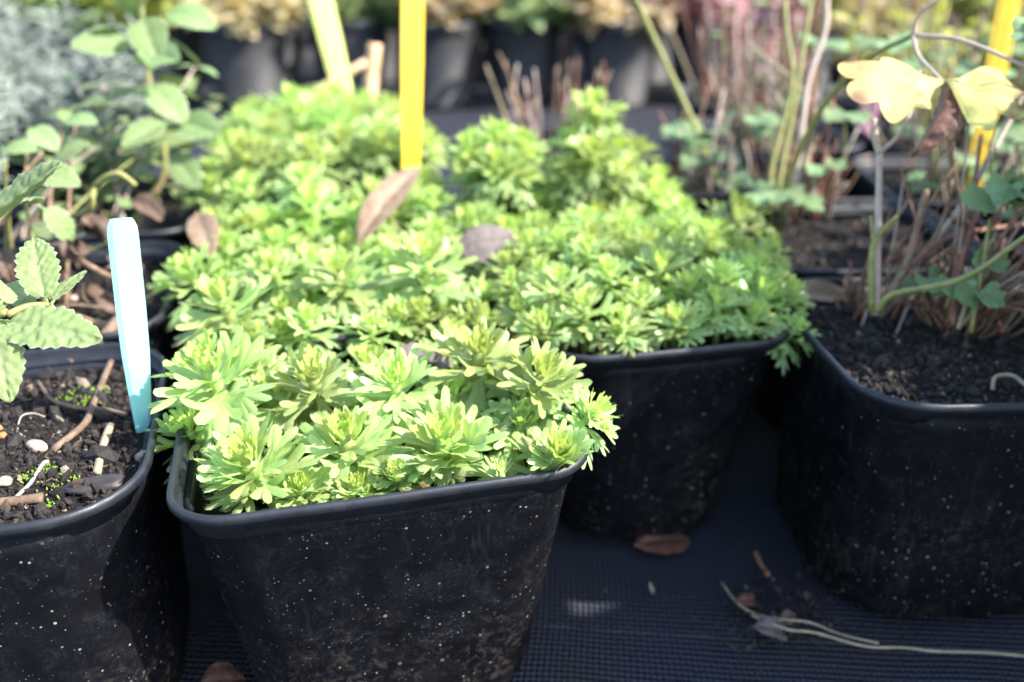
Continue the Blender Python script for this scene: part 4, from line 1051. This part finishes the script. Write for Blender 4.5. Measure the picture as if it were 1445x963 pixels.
# round pots beyond the aisle
def round_pot(key, cx, cy, Rr, H, label):
    p = thing('round_pot', label, 'plant pot', (cx, cy, 0), 0, 'round pots beyond the aisle')
    n = 40
    def ring(r, z): return [(r * math.cos(2 * math.pi * k / n), r * math.sin(2 * math.pi * k / n), z) for k in range(n)]
    mb = MB(); rb = Rr * .74; 
    loft(mb, [ring(rb, 0), ring(Rr * .97, H - .012), ring(Rr * .97, H - .004), ring(Rr * .94, H - .004), ring(Rr * .93, H - .012), ring(rb * .96, .004)], capend=[0, 5])
    obj('wall', mb.mesh('round_pot_wall', M['pot_dusty']), p)
    mb = MB(); loft(mb, [ring(Rr * .975, H - .013), ring(Rr, H - .012), ring(Rr, H - .001), ring(Rr * .985, H), ring(Rr * .95, H), ring(Rr * .945, H - .008)], closed=True)
    obj('rim', mb.mesh('round_pot_rim', M['rim']), p)
    mb = MB(); rings = 6; vs_ = [(0, 0, H - .010)]
    for i in range(1, rings + 1): vs_ += [(q[0], q[1], H - .011 + .002 * noise.noise(Vector((q[0] * 90 + cx * 9, q[1] * 90, 0)))) for q in ring(Rr * .94 * i / rings, 0)]
    f = [(0, 1 + k, 1 + (k + 1) % n) for k in range(n)] + [(1 + i * n + k, 1 + (i + 1) * n + k, 1 + (i + 1) * n + (k + 1) % n, 1 + i * n + (k + 1) % n) for i in range(rings - 1) for k in range(n)]
    mb.add(vs_, f); obj('soil', mb.mesh('round_pot_soil', M['soil']), p)
    SOIL[key] = (cx, cy, 0, Rr * 2, H - .010, p, lambda x, y, e: H - .010, Rr)
ORD = ['leftmost', 'second from left', 'third from left', 'fourth from left', 'fifth from left', 'sixth from left', 'seventh from left', 'eighth from left', 'ninth from left', 'tenth from left', 'eleventh from left', 'twelfth from left', 'thirteenth from left']
kinds1 = [('herb', .08), ('lime_leaf', .08), ('cream_leaf', .05), ('herb', .05), ('cream_leaf', .06), ('herb', .055), ('cream_leaf', .06), ('pink_leaf', .07), ('lime_leaf', .08), ('pink_leaf', .07), ('lime_leaf', .09)]
for i, (mt, hg) in enumerate(kinds1):
    k = 'far%d' % i; x = -.56 + i * .116 + gb.uniform(-.008, .008)
    round_pot(k, x, 1.17 + gb.uniform(-.02, .02) + .03 * (i % 2), .053, .098, 'round black pot in the first far row, ' + ORD[i])
    bush(k, {'herb': 'green', 'lime_leaf': 'lime', 'columbine': 'bluish', 'pink_leaf': 'pinkish', 'cream_leaf': 'cream'}[mt] + ' blurred plant in the first far row, ' + ORD[i], gb, 380, hg * 1.2, .026, mt, spread=1.7)
kinds2 = ['herb', 'lime_leaf', 'herb', 'lime_leaf', 'herb', 'lime_leaf', 'cream_leaf', 'lime_leaf', 'cream_leaf', 'lime_leaf', 'herb', 'lime_leaf']
for row, y in ((1, 1.36), (2, 1.58)):
    for i, mt in enumerate(kinds2):
        k = 'far%d_%d' % (row, i); x = -.75 + i * .135 + gb.uniform(-.012, .012)
        wd = ('second', 'third')[row - 1]
        round_pot(k, x, y + gb.uniform(-.02, .02), .055, .10, 'round black pot in the %s far row, ' % wd + ORD[i])
        bush(k, {'herb': 'green', 'lime_leaf': 'lime', 'cream_leaf': 'cream'}[kinds2[(i + row) % 12]] + ' blurred plant in the %s far row, ' % wd + ORD[i], gb, 200, .10 + .04 * row, .030, kinds2[(i + row) % 12], spread=1.3)
plate('plant_stake', 'small yellow stake far behind at the top left', 'stake', Vector((-.338, 1.16, .086)), Vector((-.338, 1.16, .26)), .016, .0018, (0, -1, .1), M['yellow_plastic'], 3, .3, 'plastic stakes')

# ------------------------------------------------------------------ fallen leaves
def fallen(name, label, base, tip, nrm, W, mat, bend=.6, fold=.35, crumple=.0012, seed=1):
    base, tip = Vector(base), Vector(tip); L = (tip - base).length
    me = mk(name, blade(L * 1.03, W, 0, bend, fold, crumple, 22, 10, random.Random(seed), .4, .04, 0, power=.9), M[mat])
    return tag(obj(name, me, None, frame(base, tip - base, Vector(nrm))), label, 'dead leaf', 'fallen leaves')
fallen('fallen_leaf', 'long tan dead leaf standing among rosettes before the yellow stake', PD(505, 345, .350), PD(586, 212, .368), (-.30, -.93, .2), .0130, 'tan_leaf', .5, .5, .0012, 2)
fallen('fallen_leaf', 'upright tan leaf at the left edge of the rosettes', PD(300, 362, .345), PD(272, 280, .362), (.3, -.9, .3), .0120, 'tan_leaf', .5, .3, .0008, 3)
fallen('fallen_leaf', 'grey brown curled leaf between the two middle rosette plants', PD(640, 358, .335), PD(738, 326, .335), (0, -.75, .65), .0150, 'grey_leaf', .8, .3, .0014, 4)
fallen('fallen_leaf', 'dark brown leaf half hidden behind the front rosettes', PD(540, 522, .266), PD(640, 490, .27), (.1, -.5, .9), .012, 'grey_leaf', .7, .3, .0014, 5)
q = on_soil('columbine', 1108, 425, .003); q2 = on_soil('columbine', 1200, 428, .004)
fallen('fallen_leaf', 'tan leaf lying at the back corner of the columbine pot', q, q2, (0, -.5, .9), .010, 'tan_leaf', .3, .6, .0006, 6)
fallen('fallen_leaf', 'rust brown crumpled leaf beside the columbine pot on the ground', GR(1395, 815, .012), GR(1440, 738, .016), (-.5, -.8, .3), .014, 'rust_leaf', 1.2, .8, .0024, 7)
fallen('fallen_leaf', 'dark brown leaf on the fabric below the small rosette pot', GR(895, 770, .002), GR(975, 752, .003), (0, -.2, 1), .014, 'rust_leaf', .4, .2, .0012, 8)
fallen('fallen_leaf', 'brown leaf on the fabric left of the front pot at the bottom edge', GR(280, 968, .004), GR(345, 955, .004), (0, -.3, 1), .012, 'rust_leaf', .4, .2, .0012, 9)

# ------------------------------------------------------------------ pebbles, twigs and moss on the left pot
def pebble(u, v, s, mat, label, seed):
    rg = random.Random(seed); p = on_soil('left_front', u, v, s[2] * .45); mb = MB()
    vs_ = []
    sd = Vector((seed * 3.3, 1, 2))
    for q in ICO3[0]:
        q = Vector(q); q = q * (1 + .28 * noise.noise(q * 1.1 + sd) + .08 * noise.noise(q * 3 + sd)); vs_.append((q.x * s[0], q.y * s[1], q.z * s[2]))
    mb.add(vs_, ICO3[1])
    return tag(obj('pebble', mb.mesh('pebble', M[mat]), None, Matrix.Translation(p) @ Matrix.Rotation(rg.uniform(-.4, .4), 4, 'Z')), label, 'pebble', 'pebbles on the left pot')
pebble(53, 632, (.0029, .0020, .0017), 'stone', 'pale oval pebble on the dark compost of the left pot', 1)
pebble(9, 687, (.0019, .0016, .0013), 'stone', 'small buff pebble at the left edge of the compost', 2)
pebble(5, 618, (.0014, .0012, .0011), 'ochre_stone', 'orange clay pebble at the left edge of the compost', 3)
pebble(-2, 606, (.0012, .0010, .0009), 'ochre_stone', 'smaller orange pebble cut by the left edge', 4)
pebble(104, 424, (.0018, .0016, .0014), 'stone', 'pale round pebble near the back of the left pot', 5)
pebble(202, 648, (.0022, .0011, .0016), 'stone', 'pale flat pebble wedged at the rim under the turquoise label', 6)
def soilstick(pts, r, mat, label, cat='twig', name='twig', ups=None, key='left_front'):
    P = [on_soil(key, u, v, r * .8 + (ups[i] if ups else 0)) for i, (u, v) in enumerate(pts)]
    return stick(name, label, cat, P, r, M[mat], 6, 6)
soilstick([(75, 640), (120, 605), (135, 580), (160, 525)], .0010, 'twig', 'long bent brown twig rising towards the label', ups=[0, .001, .002, .003])
soilstick([(55, 545), (75, 575), (110, 590), (150, 588), (180, 592)], .0006, 'twig', 'thin wavy root crossing the compost', ups=[.001, .002, .003, .002, .001])
soilstick([(98, 518), (130, 505), (150, 490), (172, 468)], .0022, 'twig', 'thick rough twig near the back of the left pot', ups=[0, .001, .002, .003])
soilstick([(138, 672), (146, 640), (158, 610)], .0011, 'straw', 'grey weathered twig in the middle of the compost', ups=[0, .0008, .0012])
soilstick([(22, 705), (45, 690), (62, 662), (70, 658)], .0005, 'white_fibre', 'white forked fibre near the front rim', ups=[0, .001, .001, .001])
soilstick([(24, 612), (32, 597), (48, 590), (64, 592)], .00022, 'white_fibre', 'thin white hair curling beside the pale pebble', 'fibre', 'fibre', ups=[0, .0014, .0016, .001])
soilstick([(-5, 716), (30, 712), (62, 708)], .0013, 'twig', 'dark stick lying by the front rim of the left pot')
# dark chip
mb = MB(); P0 = on_soil('left_front', 95, 694, .0012); P1 = on_soil('left_front', 178, 686, .0012)
dx = (P1 - P0); 
mb2 = MB(); rgk = random.Random(9); vs_ = []
for q in ICO3[0]:
    q = Vector(q); q = Vector((max(-.8, min(.8, q.x)), q.y, max(-.6, min(.6, q.z)))) * (1 + .2 * noise.noise(q * 1.7)); vs_.append((q.x * .0085, q.y * .0032, q.z * .0019))
mb2.add(vs_, ICO3[1])
tag(obj('bark_chip', mb2.mesh('bark_chip', M['slate']), None, Matrix.Translation((P0 + P1) / 2) @ Matrix.Rotation(math.atan2(dx.y, dx.x), 4, 'Z')), 'dark flat bark chip lying along the front rim', 'bark chip')
mb = MB(); gm_ = random.Random(14)
for (u, v, n, sp) in ((62, 668, 60, .0028), (72, 716, 36, .002), (40, 678, 40, .0022), (120, 570, 90, .006), (130, 560, 60, .005), (100, 560, 50, .005), (95, 685, 20, .003), (75, 695, 18, .003)):
    c = on_soil('left_front', u, v)
    for k in range(n):
        p = c + Vector((gm_.gauss(0, sp * .5), gm_.gauss(0, sp * .5), 0)); p.z = soil_z('left_front', p.x, p.y)
        d = Vector((gm_.gauss(0, .5), gm_.gauss(0, .5), 1)).normalized() * gm_.uniform(.0006, .0016)
        mb.tube([p, p + d * .6, p + d], [.0002, .00028, .00008], 3)
mo = obj('moss', mb.mesh('moss', M['moss'])); mo['kind'] = 'stuff'; tag(mo, 'tiny tufts of green moss on the compost of the left pot', 'moss')
# a green speck and pale bits on the columbine compost
cb = on_soil('columbine', 1255, 532, .0008)
tag(obj('seedling', mk('seedling', fan(.0016, 3, hr, .2), M['sax']), None, frame(cb, (.3, 1, .2))), 'tiny green seedling on the bare compost at the right', 'seedling')
stick('root_loop', 'pale looping root by the front rim of the columbine pot', 'root', [on_soil('columbine', 1400, 552, .0005), on_soil('columbine', 1402, 543, .002), on_soil('columbine', 1425, 541, .0025), on_soil('columbine', 1450, 552, .001)], .0007, M['straw'])

# ------------------------------------------------------------------ straw and litter on the ground
stick('straw_stalk', 'long pale straw stalk lying across the ground fabric', 'straw', [GR(1060, 868, .004), GR(1110, 888, .004), GR(1150, 893, .0035), GR(1220, 912, .003), GR(1275, 914, .0034), GR(1320, 919, .003), GR(1390, 921, .0036), GR(1460, 927, .003)], .00048, M['straw'])
stick('straw_stalk', 'thin straw joining the long straw stalk from the left', 'straw', [GR(1018, 822, .003), GR(1045, 855, .003), GR(1085, 872, .004), GR(1140, 878, .004), GR(1185, 895, .003), GR(1240, 908, .005)], .0004, M['straw'])
stick('red_stalk', 'short reddish stalk on the fabric below the gap between pots', 'stalk', [GR(1066, 780, .003), GR(1074, 797, .002), GR(1084, 812, .002)], .0010, M['stem_red'])
mb = MB(); gl = random.Random(17)
for k in range(300):
    t = gl.random(); u = gl.gauss(1095, 42); v = gl.gauss(868, 26)
    if gl.random() < .2: u = gl.uniform(850, 1440); v = gl.gauss(800, 40) + max(0, (u - 1000)) * .16
    p = GR(u, v, .0005); s = .00042 * math.exp(gl.gauss(.2, .5))
    lump(mb, p, (s * gl.uniform(1, 2.8), s, s * .5), gl, ICO1, .5, tone=min(1, max(0, gl.gauss(.6, .25))))
li = obj('litter', mb.mesh('litter', M['crumb'], False)); li['kind'] = 'stuff'; tag(li, 'crumbs of soil and plant litter on the fabric', 'litter')
for k, (u, v, s, w) in enumerate(((1075, 885, .012, 'crumpled grey leaf scrap where the straws meet'), (1110, 880, .009, 'pale leaf scrap beside the crumpled grey scrap'), (1050, 850, .008, 'small brown leaf scrap nearest the small rosette pot'))):
    a = GR(u - 12, v, .003); b = a + Vector((s, gl.uniform(-.004, .004), .002))
    fallen('leaf_scrap', w, a, b, (0, -.4, 1), s * .6, ('grey_leaf', 'dead_leaf', 'rust_leaf')[k], 1.2, .6, .0014, 30 + k)
